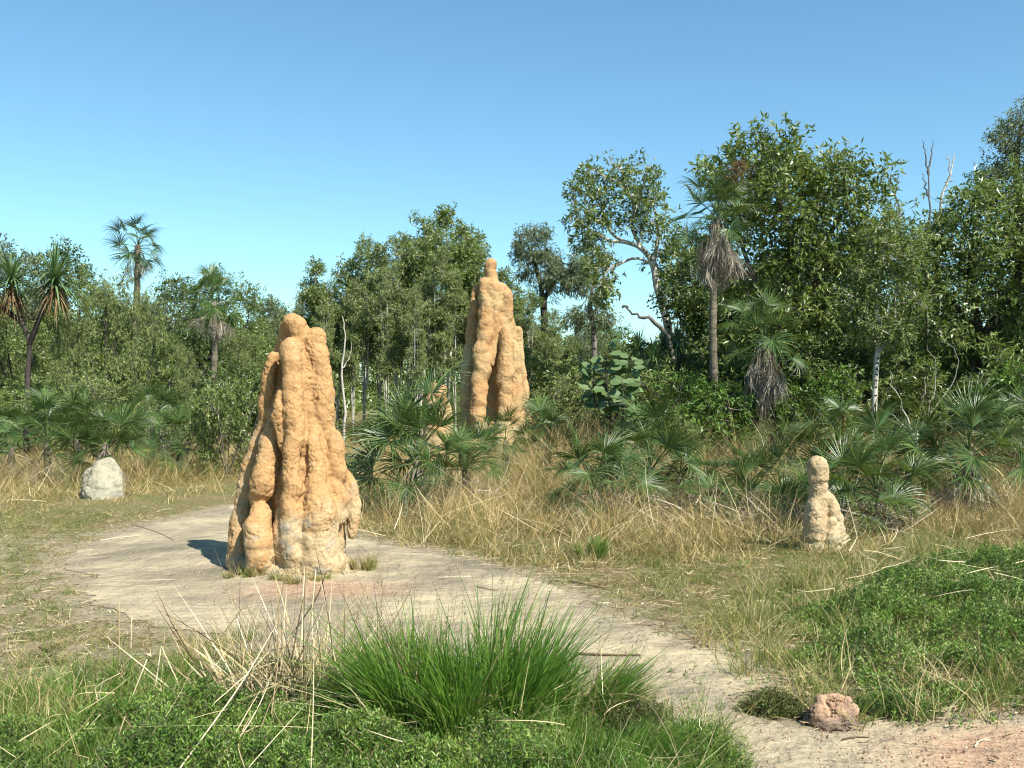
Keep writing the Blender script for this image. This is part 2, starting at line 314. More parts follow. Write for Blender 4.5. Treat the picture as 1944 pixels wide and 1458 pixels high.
# ------------------------------------------------------------------ zones measured on the ground
PATH=[(470,955),(380,975),(290,995),(200,1022),(150,1045),(120,1065),(165,1095),(150,1130),(190,1165),(300,1185),(400,1200),(500,1240),(640,1300),(820,1340),(1000,1370),(1180,1400),(1300,1440),(1330,1500),(1300,1700),(1500,1900),(2300,1900),
      (2300,1368),(1944,1362),(1800,1368),(1660,1372),(1560,1388),(1460,1372),(1400,1352),(1385,1325),(1420,1300),(1470,1285),(1500,1272),(1460,1255),(1400,1240),(1300,1222),(1210,1190),(1150,1160),(1085,1128),(1000,1095),(900,1068),(800,1047),(700,1030),(620,1000),(540,960)]
def dense_poly(poly, step=0.03, amp=0.11):
    pts=[G(*p) for p in poly]; out=[]
    for i in range(len(pts)):
        a=np.array(pts[i]); b=np.array(pts[(i+1)%len(pts)]); L=np.linalg.norm(b-a); n=max(1,int(L/step))
        d=(b-a)/max(L,1e-6); nn=np.array([-d[1],d[0]])
        for k in range(n):
            q=a+(b-a)*k/n
            o=noise.noise(Vector((q[0]*2.2,q[1]*2.2,0)))*amp*1.6+noise.noise(Vector((q[0]*9,q[1]*9,3)))*amp*0.7+noise.noise(Vector((q[0]*25,q[1]*25,7)))*amp*0.3
            out.append(tuple(q+nn*o*min(1,q[1]/6)))
    return out
def inside(poly, x, y):
    x=np.asarray(x); y=np.asarray(y); r=np.zeros(x.shape,bool); n=len(poly)
    for i in range(n):
        x1,y1=poly[i]; x2,y2=poly[(i+1)%n]
        if y1==y2: continue
        c=((y1>y)!=(y2>y))&(x<(x2-x1)*(y-y1)/(y2-y1)+x1); r^=c
    return r
def polydist(poly, x, y):
    d=np.full(x.shape,1e9); n=len(poly)
    for i in range(n):
        ax,ay=poly[i]; bx,by=poly[(i+1)%n]; dx,dy=bx-ax,by-ay; L=dx*dx+dy*dy+1e-12
        t=np.clip(((x-ax)*dx+(y-ay)*dy)/L,0,1); d=np.minimum(d,np.hypot(x-ax-t*dx,y-ay-t*dy))
    return d
PW=[G(*p) for p in PATH]
def interp(px, tab):
    return np.interp(px,[t[0] for t in tab],[t[1] for t in tab])
FRONT=[(-900,1000),(0,975),(120,960),(250,945),(440,930),(560,950),(700,1022),(800,1030),(950,1052),(1100,1078),(1300,1068),(1450,1052),(1560,1066),(1700,1030),(1944,1040),(2800,1060)]
HR=[G(*p) for p in [(1490,1255),(1470,1200),(1560,1140),(1680,1085),(1800,1055),(1944,1050),(2500,1050),(2500,1340),(1944,1335),(1740,1345),(1640,1330),(1560,1300)]]
HB=[G(*p) for p in [(-900,1400),(0,1375),(120,1350),(250,1335),(380,1290),(480,1250),(600,1232),(760,1236),(900,1258),(1040,1300),(1130,1350),(1230,1405),(1300,1445),(1330,1470),(1330,1800),(-900,1800)]]

# ------------------------------------------------------------------ ground
def build_ground():
    def strip(n, a, b, p=1.0): return a+(b-a)*np.linspace(0,1,n)**p
    xs=np.concatenate([-strip(14,9,500,3)[::-1], np.linspace(-8.9,8.9,180), strip(14,9,500,3)])
    ys=np.concatenate([-strip(8,1,300,3)[::-1], np.linspace(-0.9,20,200), strip(24,20.3,700,3)])
    X,Yy=np.meshgrid(xs,ys); x=X.ravel(); y=Yy.ravel()
    z=gz(x,y)
    ins=inside(PW,x,y); d=polydist(PW,x,y)
    s=np.where(ins,1,np.clip(1-d/0.9,0,1)*0.75)
    px,py=proj(x,np.maximum(y,0.5)); left=(y>0)&(px<520)&(py>1010)&(py<1420)&~ins
    s=np.where(left,np.maximum(s,0.50),s)
    nx,ny=len(xs),len(ys)
    i=np.arange(ny-1)[:,None]*nx+np.arange(nx-1)[None]
    q=np.stack([i,i+1,i+nx+1,i+nx],-1).reshape(-1,4)
    mb=MB(); mb.add(np.stack([x,y,z],1),quads=q,r=s)
    tag(link('ground',mb.mesh('ground',[M['ground']])),kind='structure')
    # path: dense outline + interior points
    out=dense_poly(PATH); n=len(out)
    gx,gy=np.meshgrid(np.arange(-5,7,0.14),np.arange(2,15,0.14)); gx=gx.ravel()+0.01; gy=gy.ravel()+0.02
    k=inside(out,gx,gy)&(polydist(PW,gx,gy)>0.13)
    pts=[Vector(p) for p in out]+[Vector((a,b)) for a,b in zip(gx[k],gy[k])]
    v,e,f,*_=geometry.delaunay_2d_cdt(pts,[],[list(range(n))],1,1e-5)
    v=np.array([(a.x,a.y) for a in v]); f=np.array([t for t in f if len(t)==3])
    a1=np.exp(-(((v[:,0]+1.6)/0.9)**2+((v[:,1]-8.3)/0.5)**2))
    a2=1.2*np.clip((v[:,0]-1.35)/1.1,0,1)*np.clip((5.2-v[:,1])/0.5,0,1)
    r=np.clip(np.maximum(a1*0.8,a2),0,1)
    mb=MB(); mb.add(np.column_stack([v,gz(v[:,0],v[:,1])+0.005]),tris=f,r=r)
    tag(link('path',mb.mesh('path',[M['path']])),kind='structure')
build_ground()

# ------------------------------------------------------------------ termite mounds
def crk(p):
    q=p+Vector((noise.noise(p*1.3),noise.noise(p*1.3+Vector((7,1,2))),noise.noise(p*1.3+Vector((2,9,4)))))*.6
    d=noise.voronoi(q)[0]; e=d[1]-d[0]
    m=max(0,min(1,noise.noise(p*.45+Vector((4,4,4)))*3+.35))
    return max(0,1-e/.14)*m
def mound(name, org, zs, Y0, cols, voxel, mat, label, amp=1.0, seed=0, skirt=(), pits=0.3, group='termite mounds', gain=0.75, knob=0.10, cracks=1.0):
    """cols: polylines of (zx,zy,r,depth) measured in an enlarged crop; depth in metres toward +Y"""
    k=Y0/F/zs
    bm=bmesh.new(); random.seed(seed)
    def ball(c,r):
        mt=Matrix.Translation(c)@Matrix.Rotation(random.random()*6,4,'Z')@Matrix.Diagonal((r,r,r,1))
        bmesh.ops.create_icosphere(bm,subdivisions=3 if r>0.04 else 2,radius=1,matrix=mt)
    base=W(org[0],org[1],Y0)
    bx=None
    for zz,c in enumerate(cols):
        P=np.array([[base[0]+zx*k, Y0+dd, base[2]-zy*k, r*k] for zx,zy,r,dd in c])
        n=1
        for a,b in zip(P[:-1],P[1:]):
            L=np.linalg.norm(b[:3]-a[:3]); m=max(2,int(L/(0.32*min(a[3],b[3]))))
            for j in range(m):
                t=j/m; q=a*(1-t)+b*t
                rr=q[3]*(1+0.06*noise.noise(Vector((q[0]*3+seed,q[2]*4/amp,1)))); q=q.copy(); q[0]+=q[3]*.22*noise.noise(Vector((q[2]*5/amp,zz,seed))); q[1]+=q[3]*.2*noise.noise(Vector((q[2]*4/amp,zz+9,seed)))
                ball(Vector(q[:3]),rr)
                if random.random()<knob and rr>0.02:
                    an=random.uniform(-0.2,math.pi+0.2); of=Vector((math.cos(an)*random.uniform(.7,1.1),-abs(math.sin(an))*random.uniform(.3,.8),random.uniform(-.5,.5)))*rr*random.uniform(.42,.62)
                    ball(Vector(q[:3])+of,rr*random.uniform(.50,.72))
        ball(Vector(P[-1][:3]),P[-1][3])
    me=bpy.data.meshes.new(name+'_src'); bm.to_mesh(me); bm.free()
    o=bpy.data.objects.new(name+'_src',me); COL.objects.link(o)
    md=o.modifiers.new('r','REMESH'); md.mode='VOXEL'; md.voxel_size=voxel; md.use_smooth_shade=True
    sm=o.modifiers.new('s','SMOOTH'); sm.factor=0.5; sm.iterations=3
    dg=bpy.context.evaluated_depsgraph_get(); dg.update()
    me2=bpy.data.meshes.new_from_object(o.evaluated_get(dg))
    bpy.data.objects.remove(o); bpy.data.meshes.remove(me)
    n=len(me2.vertices); co=np.empty(n*3,np.float32); me2.vertices.foreach_get('co',co); co=co.reshape(-1,3)
    no=np.array([v.normal[:] for v in me2.vertices])
    s=amp
    D=np.empty(n)
    for i in range(n):
        p=Vector(co[i]); 
        a=noise.noise(p*(3.2/s))*0.026+noise.noise(Vector((p.x*6,p.y*6,p.z*7))/s)*0.020-crk(p*(5.5/s))*0.020*cracks+noise.noise(p*(17/s))*0.011+noise.noise(p*(38/s))*0.0055
        m_=noise.noise(p*(2.6/s)+Vector((3.3,seed,1)))
        if m_>0.02:       # weathered, pitted areas
            v_=noise.voronoi(p*(22/s))[0]; a-=min(m_*4,1)*pits*0.055*max(0,0.55-v_[0])*1.0
            a-=min(m_*4,1)*pits*0.028*abs(noise.noise(p*(30/s)+Vector((9,9,9))))
        D[i]=a*s*gain
    co=co+no*D[:,None]
    org3=np.array([co[:,0].mean(),Y0,0]); co=co-org3
    me2.vertices.foreach_set('co',co.astype(np.float32).ravel()); me2.update()
    me2.materials.clear(); me2.materials.append(mat)
    me2.polygons.foreach_set('use_smooth',np.ones(len(me2.polygons),bool)); me2.name=name
    ob=link(name,me2,loc=tuple(org3)); tag(ob,label,'termite mound',group); return ob

warm=(0.43,0.252,0.110); pale=(0.48,0.355,0.20); grey=(0.30,0.27,0.20)
mm1=mound_mat('mound_clay',warm,pale,grey,-0.1,1.5)
mm2=mound_mat('mound_clay_far',(0.42,0.248,0.112),(0.47,0.34,0.17),(0.42,0.35,0.20),-0.5,6.5,sc=0.5)
mm3=mound_mat('mound_clay_small',(0.42,0.31,0.18),(0.45,0.38,0.23),(0.33,0.29,0.19),-0.1,0.8,sc=2)
mm4=mound_mat('mound_clay_grey',(0.33,0.30,0.21),(0.37,0.34,0.25),(0.26,0.25,0.19),-0.1,0.8,sc=1.3)
mm5=mound_mat('lump_clay',(0.40,0.26,0.165),(0.23,0.165,0.12),(0.15,0.12,0.095),-0.02,0.22,sc=3,darkfleck=0.6)

C1=[
 [(425,180,58,0.06),(462,320,88,0.03),(475,450,104,0.01),(482,600,118,0.0),(485,760,138,-0.01),(485,900,160,-0.03),(475,1060,180,-0.04),(440,1320,225,0.0)],
 [(350,190,30,.10),(334,240,34,.11),(318,290,32,.11),(312,350,34,.12)],
 [(350,330,50,.22),(335,500,80,.24),(320,700,110,.26),(310,900,140,.26),(300,1150,170,.22)],
 [(362,150,32,0.0),(352,230,32,0.04),(345,300,24,0.08)],
 [(398,134,45,-0.03),(428,150,47,-0.03),(436,230,50,-0.03)],
 [(410,262,52,-0.16),(414,325,50,-0.20),(422,400,50,-0.22),(430,470,50,-0.25),(436,540,50,-0.28),(446,620,50,-0.30),(446,690,46,-0.33),(430,760,40,-0.35),(430,850,42,-0.38),(442,930,50,-0.41),(440,1010,48,-0.43),(440,1100,52,-0.44),(440,1200,58,-0.42),(440,1290,60,-0.38)],
 [(498,212,56,0.0),(520,280,62,-0.03),(534,350,56,-0.05),(542,430,60,-0.07),(550,500,64,-0.09),(555,570,64,-0.11),(560,630,52,-0.10)],
 [(302,296,24,0.03),(288,345,34,0.03),(276,420,40,0.04),(260,510,34,0.05),(254,590,36,0.08),(240,660,36,0.10),(214,725,42,0.11),(190,800,46,0.10),(174,880,46,0.08),(158,960,42,0.06),(146,1010,38,0.05)],
 [(338,300,26,0.12),(335,370,30,0.13),(328,440,32,0.12),(318,530,30,0.06),(312,600,36,-0.02)],
 [(370,480,22,-0.24),(366,540,32,-0.27),(368,610,36,-0.28),(376,670,32,-0.28),(388,730,22,-0.28)],
 [(324,590,34,-0.06),(312,670,46,-0.12),(306,760,52,-0.18),(294,850,62,-0.22),(286,920,66,-0.24),(270,975,50,-0.22),(245,1005,32,-0.16)],
 [(176,1020,40,0.02),(158,1080,54,-0.02),(142,1150,54,-0.04),(150,1230,56,-0.06),(140,1290,58,-0.06)],
 [(285,1030,46,-0.32),(285,1100,60,-0.38),(285,1170,66,-0.42),(290,1230,64,-0.42),(290,1300,62,-0.38)],
 [(388,1030,28,-0.36),(388,1130,34,-0.40),(390,1220,40,-0.40)],
 [(512,645,20,-0.20),(522,700,32,-0.25),(538,770,40,-0.28),(548,850,42,-0.31),(545,930,60,-0.33),(560,1000,76,-0.34),(558,1080,92,-0.34),(552,1170,104,-0.32),(556,1280,120,-0.28)],
 [(556,640,32,-0.10),(600,690,46,-0.12),(620,750,48,-0.14),(622,810,48,-0.15),(626,870,46,-0.15)],
 [(612,900,40,-0.18),(632,980,50,-0.20),(632,1060,52,-0.20)],
 [(660,880,36,-0.05),(686,940,40,-0.05),(695,1000,38,-0.06),(698,1060,34,-0.07),(694,1120,31,-0.08),(692,1165,22,-0.08)],
 [(180,1330,80,-0.02),(300,1345,90,-0.28),(430,1345,95,-0.32),(560,1340,95,-0.26),(640,1320,65,-0.10)],
 [(130,1310,52,0.02),(110,1320,40,0.05)],
]
mound('termite_mound',(400,560),2.56,9.35,C1,0.0105,mm1,'big orange fluted termite mound standing on the sandy clearing, broad and nearest',amp=0.62,seed=1,pits=0.8,gain=.85)

C2=[
 [(268,122,45,-0.05),(268,160,47,-0.05),(271,205,44,-0.05),(275,250,52,0)],
 [(290,300,70,0.15),(305,400,105,0.10),(320,600,125,0.06),(330,760,130,0.10),(335,900,130,0.22),(315,1200,150,0.28),(300,1420,190,0.2)],
 [(232,262,44,-0.30),(232,330,50,-0.32),(245,400,56,-0.35),(245,470,60,-0.38),(240,550,62,-0.42),(240,620,58,-0.45),(215,690,50,-0.50),(204,745,60,-0.55),(212,810,62,-0.55),(208,880,62,-0.58),(196,950,58,-0.62),(190,1020,60,-0.65),(186,1070,56,-0.68),(182,1130,54,-0.72),(180,1190,62,-0.75),(178,1235,52,-0.75)],
 [(285,290,66,-0.25),(290,400,56,-0.32),(295,520,52,-0.36),(290,640,40,-0.38),(275,740,40,-0.4),(270,820,36,-0.4)],
 [(335,305,58,-0.10),(362,350,64,-0.12),(370,410,62,-0.12),(374,470,58,-0.12),(376,530,46,-0.1),(380,590,44,-0.1)],
 [(378,600,40,-0.45),(375,650,44,-0.50),(385,720,50,-0.52),(380,790,58,-0.55),(372,870,62,-0.58),(368,950,60,-0.6),(375,1020,56,-0.62),(372,1100,50,-0.65),(368,1180,52,-0.7),(362,1260,56,-0.75),(355,1340,64,-0.8),(350,1420,70,-0.8)],
 [(430,700,44,-0.25),(440,800,48,-0.3),(440,900,50,-0.3),(450,1000,52,-0.3),(450,1100,56,-0.35),(460,1200,60,-0.4),(460,1320,66,-0.5)],
 [(464,585,30,0.15),(468,640,32,0.15),(472,720,32,0.12),(478,800,32,0.1),(492,880,30,0.08),(505,960,30,0.05),(512,1040,32,0.0),(512,1120,36,-0.05),(508,1220,44,-0.1),(500,1330,56,-0.15)],
 [(160,285,30,0.30),(146,340,28,0.30),(136,400,24,0.30)],
 [(155,400,38,0.22),(145,520,46,0.22),(134,640,50,0.2),(120,760,54,0.15),(108,880,56,0.12),(100,1000,56,0.08),(105,1120,56,0.02),(120,1260,66,0.0),(130,1400,80,0.0)],
 [(66,830,26,0.30),(64,880,26,0.30),(76,930,28,0.25)],
 [(190,1300,74,-0.4),(200,1420,90,-0.5)],[(285,1260,34,-0.6),(280,1330,50,-0.6),(270,1420,70,-0.6)],
 [(440,1330,70,-0.6),(480,1400,80,-0.5)],
]
mound('termite_mound',(860,470),3.7375,27.0,C2,0.028,mm2,'tallest termite mound, tan columns with a round knob on top, behind the low palms',amp=1.25,seed=4,pits=0.8)
C3=[
 [(490,300,140,0),(480,380,130,0),(484,465,118,0),(490,540,118,0),(490,620,122,0),(480,740,128,0),(455,880,140,0),(450,1020,150,0),(450,1180,170,0),(460,1350,210,0),(470,1500,230,0)],
 [(430,800,90,-0.05),(430,920,110,-0.07),(440,1060,120,-0.07),(470,1200,110,-0.06)],
 [(600,640,50,0),(640,720,74,0.0),(655,810,80,0),(670,900,84,-0.02),(740,960,78,0.0),(735,1060,84,0),(720,1200,110,0),(700,1400,150,0)],
 [(620,1000,80,-0.07),(620,1150,110,-0.08),(620,1350,140,-0.08)],
]
mound('termite_mound',(1480,840),6.625,10.3,C3,0.009,mm3,'small pale bottle-shaped termite mound with a round head, in front of the palms',amp=0.42,seed=7,pits=1.3,gain=1.0,knob=.25)
C4=[
 [(485,1170,26,0),(465,1205,48,0),(445,1260,70,0),(450,1310,80,0),(460,1370,90,0)],
 [(508,1172,14,0),(514,1215,28,0.02),(505,1260,42,0)],
 [(515,1245,34,-0.03),(525,1290,34,-0.03),(520,1340,40,0)],
 [(410,1230,40,0),(405,1290,42,0)],[(480,1270,50,-0.1),(480,1340,60,-0.1)],
]
mound('termite_mound',(0,380),2.352,15.2,C4,0.016,mm4,'low pale grey boulder-like termite mound in the dry grass at the left',amp=0.9,seed=9,pits=1.0,gain=1.0,knob=.15)
C5=[
 [(492,1020,32,0),(488,1070,36,0),(500,1130,50,0),(510,1220,60,0),(510,1330,75,0)],
 [(540,1022,26,0),(530,1050,30,-0.1),(545,1110,36,0),(550,1180,44,0),(550,1330,60,0)],
 [(515,1070,34,0.05),(520,1140,44,0)],
]
mound('termite_mound',(640,360),2.7,24.0,C5,0.03,mm2,'short broken orange termite mound seen over the palm, left of the tallest mound',amp=1.3,seed=12,pits=0.3)
C6=[
 [(880,925,40,0),(940,922,44,0),(1010,938,42,0.02)],
 [(860,980,60,0),(940,980,75,0),(1030,975,50,0.02)],
 [(830,1030,50,0.02),(900,1040,60,-0.03),(980,1040,60,-0.03),(1040,1020,44,0.02)],
]
mound('clay_lump',(1244,1000),2.777,5.0,C6,0.0055,mm5,'low knobbly reddish clay lump beside the path at the lower right',amp=0.22,seed=15,pits=3.0,gain=1.7,group='small lumps and stones')

# ------------------------------------------------------------------ trees
def colonize(nodes, parents, A, step, kill, infl, iters, rng, grav=0.0, wob=0.25):
    nodes=list(nodes); parents=list(parents)
    N=np.array(nodes); A=A.copy()
    best=np.full(len(A),1e9); bi=np.zeros(len(A),int)
    def upd(st):
        nonlocal best,bi
        for s in range(st,len(N),200):
            d=np.linalg.norm(A[:,None]-N[None,s:s+200],axis=2); j=d.argmin(1); m=d[np.arange(len(A)),j]
            k=m<best; best=np.where(k,m,best); bi=np.where(k,j+s,bi)
    upd(0)
    for it in range(iters):
        act=best<infl
        if not act.any(): act=best<=best.min()+step
        acc=np.zeros((len(N),3)); cnt=np.zeros(len(N))
        d=nrm(A[act]-N[bi[act]]); np.add.at(acc,bi[act],d); np.add.at(cnt,bi[act],1)
        ids=np.nonzero(cnt)[0]; dirs=nrm(nrm(acc[ids])+rng.normal(size=(len(ids),3))*wob+np.array([0,0,-grav]))
        new=N[ids]+dirs*step; st=len(N)
        N=np.concatenate([N,new]); parents+=list(ids)
        upd(st)
        keep=best>kill; A=A[keep]; best=best[keep]; bi=bi[keep]
        if len(A)==0 or len(N)>6000: break
    return N, np.array(parents)

def tree_meshes(name, trunks, blobs, nattr, nleaf, leaf_mat, bark_mat, leafL=0.13, leafW=0.045, trunk_r=0.09, step=0.22, kill=0.3, seed=0,
                droop=0.25, clump=0.22, thr=0.012, grav=0.0, tip_r=0.006, expo=2.3, wob=0.25, rosette=5, maxtipfrac=1.0):
    """trunks: polylines (first starts at base); blobs: (x,y,z,r). returns trunk mesh, crown mesh (local coords)"""
    rng=rs(seed)
    nodes=[]; par=[]
    for ti,t in enumerate(trunks):
        t=np.asarray(t,float); L=np.linalg.norm(np.diff(t,axis=0),axis=1).sum(); pts=spline(t,max(3,int(L/step)+1))
        if ti==0:
            for i,p in enumerate(pts): nodes.append(p); par.append(len(nodes)-2 if i else -1)
        else:
            d=[np.linalg.norm(np.array(q)-pts[0]) for q in nodes]; a=int(np.argmin(d))
            for i,p in enumerate(pts[1:]):
                nodes.append(p); par.append(a if i==0 else len(nodes)-2)
    blobs=np.asarray(blobs,float); wgt=blobs[:,3]**2.2; wgt/=wgt.sum()
    bi=rng.choice(len(blobs),nattr,p=wgt); d=nrm(rng.normal(size=(nattr,3)))*rng.uniform(0,1,(nattr,1))**0.45
    A=blobs[bi,:3]+d*blobs[bi,3:4]*np.array([1,1,0.85])
    N,P=colonize(np.array(nodes),par,A,step,kill,2.2,90,rng,grav,wob)
    n=len(N); rr=np.zeros(n); ch=np.zeros(n,int)
    for i in range(n-1,0,-1):
        if P[i]>=0: ch[P[i]]+=1
    acc=np.zeros(n)
    for i in range(n-1,-1,-1):
        if ch[i]==0: acc[i]=tip_r**expo
        if P[i]>=0: acc[P[i]]+=acc[i]
    rr=acc**(1/expo); sc_=trunk_r/rr[0]; rr=rr*np.where(rr>tip_r*1.5, 1+(sc_-1)*np.clip((rr-tip_r*1.5)/(rr[0]-tip_r*1.5),0,1)**0.5, 1)
    idx=np.arange(1,n); idx=idx[P[1:]>=0]
    mb=MB(); big=rr[idx]>0.02
    cones(mb,N[P[idx[big]]],N[idx[big]],np.minimum(rr[P[idx[big]]],rr[idx[big]]*1.6),rr[idx[big]],sides=7)
    cones(mb,N[P[idx[~big]]],N[idx[~big]],np.minimum(rr[P[idx[~big]]],rr[idx[~big]]*1.5),rr[idx[~big]],sides=4)
    tm=mb.mesh(name+'_trunk',[bark_mat])
    # leaves
    z0=np.array([p[2] for p in nodes]).max()
    tipsel=np.nonzero((acc<=(tip_r**expo)*4.5)&(np.arange(n)>=len(nodes)))[0]
    if len(tipsel)==0: tipsel=np.arange(n)[-50:]
    nr=nleaf//rosette
    s=rng.choice(tipsel,nr)
    bd=nrm(N[s]-N[np.maximum(P[s],0)])
    C=N[s]+rng.normal(size=(nr,3))*clump*0.6+bd*rng.uniform(0,clump,(nr,1))
    # short twig to each rosette
    cen=blobs[:,:3].mean(0)
    out=nrm(C-N[s]+bd*0.15+nrm(C-cen)*0.08)
    mb=MB()
    tone=rng.beta(2.2,2.2,nr)*0.85+rng.uniform(-0.06,0.15,nr)+.13*np.sin(C[:,0]*3.1+seed)*np.sin(C[:,2]*2.7+1)*np.sin(C[:,1]*2.3)
    C5=np.repeat(C,rosette,0); o5=np.repeat(out,rosette,0); n5=len(C5)
    D=o5*0.6+rng.normal(size=(n5,3))*0.75; D[:,2]-=droop
    R=np.clip(np.repeat(tone,rosette)+rng.normal(size=n5)*0.13,0,1)
    leaves(mb,C5+rng.normal(size=(n5,3))*leafL*0.25,D,leafL*rng.uniform(0.65,1.25,n5),leafW*rng.uniform(0.7,1.2,n5),R,rng,up=0.7)
    tw=rng.rand(nr)<0.5
    cones(mb,N[s][tw],C[tw],0.004,0.0025,sides=3,mat=1,r=0.5)
    cm=mb.mesh(name+'_crown',[leaf_mat,bark_mat],smooth=False)
    return tm,cm

def put_tree(name, meshes, x, y, label, cat='tree', group=None, rz=0, sc=1, crown='crown', trunk='trunk'):
    e=empty(name,(x,y,float(gz(x,y))-0.03),label,cat,group,rz,sc)
    link(trunk,meshes[0],e); link(crown,meshes[1],e)
    return e

def px_tree(name, bpx, Y, trunks, blobs, label, group='trees of the woodland', depth=0.8, seed=0, sc=1, **kw):
    """custom tree measured at its own distance: trunk polylines (px,py,dy), blobs (px,py,rpx)"""
    rng=rs(seed+500); x0=(bpx-CX)/F*Y
    T=[]
    for t in trunks:
        q=[]
        for p in t:
            v=W(p[0],p[1],Y); q.append([v[0]-x0,p[2] if len(p)>2 else 0,v[2]])
        T.append(q)
    hw=max(abs((b[0]-bpx)/F*Y) for b in blobs)
    B=[]
    for b in blobs:
        v=W(b[0],b[1],Y); r=b[2]/F*Y
        if len(b)>3: B.append([v[0]-x0,b[3],v[2],r])
        else:
            o=rng.uniform(0.2,1)*depth
            B.append([v[0]-x0,-o,v[2],r]); B.append([v[0]-x0+rng.uniform(-.2,.2),o*rng.uniform(0.3,1),v[2]-rng.uniform(0,.3),r])
    ms=tree_meshes(name,T,B,seed=seed,**kw)
    return put_tree(name,ms,x0,Y,label,group=group)

gy=lambda Y: HY+CH*F/Y
# --- large trees on the right
Y=22.
px_tree('tree',1490,Y,[[(1490,gy(Y)),(1500,780),(1475,650),(1490,540),(1500,460),(1480,380)],[(1475,650),(1540,560),(1580,450,.3),(1600,400)],[(1480,620),(1430,540,-.3),(1400,440)]],
 [(1475,300,62),(1410,310,55),(1360,330,36),(1540,325,62),(1600,350,50),(1640,385,34),(1450,375,70),(1540,410,70),(1610,430,58),(1400,400,50),(1370,470,40),(1560,500,70),(1480,480,70),(1630,500,45),(1400,540,50),(1500,580,70),(1590,590,60),(1440,640,50)],
 'largest broad-leaved tree, its rounded crown tallest behind the skirted tall palm',seed=21,depth=0.8,nattr=1150,nleaf=19000,leaf_mat=M['leaf_mid'],bark_mat=M['bark_grey'],leafL=0.165,leafW=0.06,trunk_r=0.16,step=0.2,kill=0.27,clump=0.24)
Y=21.
px_tree('tree',1850,Y,[[(1850,gy(Y)),(1845,760),(1860,640),(1840,520),(1850,430)],[(1855,650),(1920,560),(1950,450)],[(1850,620),(1790,540),(1770,450)]],
 [(1780,400,40),(1830,395,48),(1880,370,50),(1940,380,60),(2000,400,70),(1760,460,52),(1840,460,66),(1920,470,70),(2000,500,80),(1750,540,50),(1820,560,60),(1900,570,70),(1980,600,80),(1780,640,40),(1870,670,60),(1950,690,60),(2030,680,70),(2060,450,70)],
 'dense broad dark green tree filling the right edge',seed=22,depth=1.1,nattr=1250,nleaf=23000,leaf_mat=M['leaf_mid'],bark_mat=M['bark_dark'],leafL=0.155,leafW=0.05,trunk_r=0.15,step=0.2,kill=0.27,clump=0.24)
Y=19.
px_tree('sapling',1660,Y,[[(1658,gy(Y)),(1660,760),(1664,690),(1668,640),(1665,560),(1680,470)],[(1666,668),(1695,630),(1700,560)]],
 [(1690,420,34),(1665,450,40),(1720,450,30),(1690,500,48),(1650,530,40),(1710,560,36),(1670,590,44),(1640,620,30),(1700,630,30),(1620,560,30)],
 'slim white-stemmed sapling with an airy crown, between the two big right-hand trees',seed=23,depth=0.35,nattr=600,nleaf=9000,leaf_mat=M['leaf_mid'],bark_mat=M['bark_pale'],leafL=0.10,leafW=0.035,trunk_r=0.055,step=0.16,kill=0.22,clump=0.18)
Y=31.
px_tree('tree',1935,Y,[[(1930,gy(Y)),(1925,600),(1935,420),(1930,300),(1940,230)]],
 [(1925,215,24),(1945,200,22),(1910,250,20),(1945,260,34),(1900,290,24),(1925,320,40),(1960,300,40),(1880,330,26),(1990,240,40),(1980,350,40)],
 'tall grey-green thin-crowned tree rising above the others at the right edge',seed=24,depth=0.5,nattr=500,nleaf=9000,leaf_mat=M['leaf_grey'],bark_mat=M['bark_grey'],leafL=0.14,leafW=0.04,trunk_r=0.14,step=0.25,kill=0.35,droop=0.5)
# --- twisted open tree with pale limbs
Y=29.5
px_tree('tree',1270,Y,[[(1290,gy(Y)),(1285,700),(1272,640),(1262,590),(1248,545),(1240,500),(1218,470),(1190,458),(1165,445),(1150,420),(1140,390)],
   [(1240,500),(1250,440),(1240,390),(1225,350)],[(1218,470),(1200,430),(1205,390),(1185,350)],[(1190,458),(1160,455),(1130,440),(1100,420)],[(1238,498),(1205,488),(1175,500),(1155,510),(1140,530)],[(1262,590),(1300,555),(1330,530)]],
 [(1115,330,26),(1090,355,22),(1120,365,30),(1170,325,26),(1200,315,22),(1230,330,26),(1150,375,28),(1185,365,26),(1225,375,30),(1250,360,18),(1085,410,22),(1115,415,28),(1255,410,22),(1185,410,24),(1235,425,26),(1090,445,16),(1130,460,18),(1125,505,22),(1150,500,24),(1140,540,24),(1160,560,12),(1265,445,26),(1290,480,36),(1250,480,22),(1310,530,36),(1330,480,30),(1340,560,40),(1290,520,26)],
 'open crooked tree with bare pale twisting limbs against the sky',seed=25,depth=0.55,nattr=950,nleaf=8500,leaf_mat=M['leaf_mid'],bark_mat=M['bark_pale'],leafL=0.17,leafW=0.06,trunk_r=0.13,step=0.17,kill=0.25,clump=0.18,wob=0.4,tip_r=0.010)
Y=28.
px_tree('tree',1340,Y,[[(1335,gy(Y)),(1330,720),(1320,640),(1330,580)],[(1325,660),(1290,600),(1280,560)],[(1330,650),(1390,600),(1420,560)]],
 [(1300,500,40),(1345,520,42),(1290,560,40),(1340,590,50),(1400,560,50),(1380,640,50),(1320,650,50),(1430,620,50),(1440,540,40)],
 'dark leafy tree low behind the trunk of the skirted tall palm',seed=26,depth=0.8,nattr=700,nleaf=12000,leaf_mat=M['leaf_dark'],bark_mat=M['bark_dark'],leafL=0.16,leafW=0.055,trunk_r=0.11,step=0.2,kill=0.28)
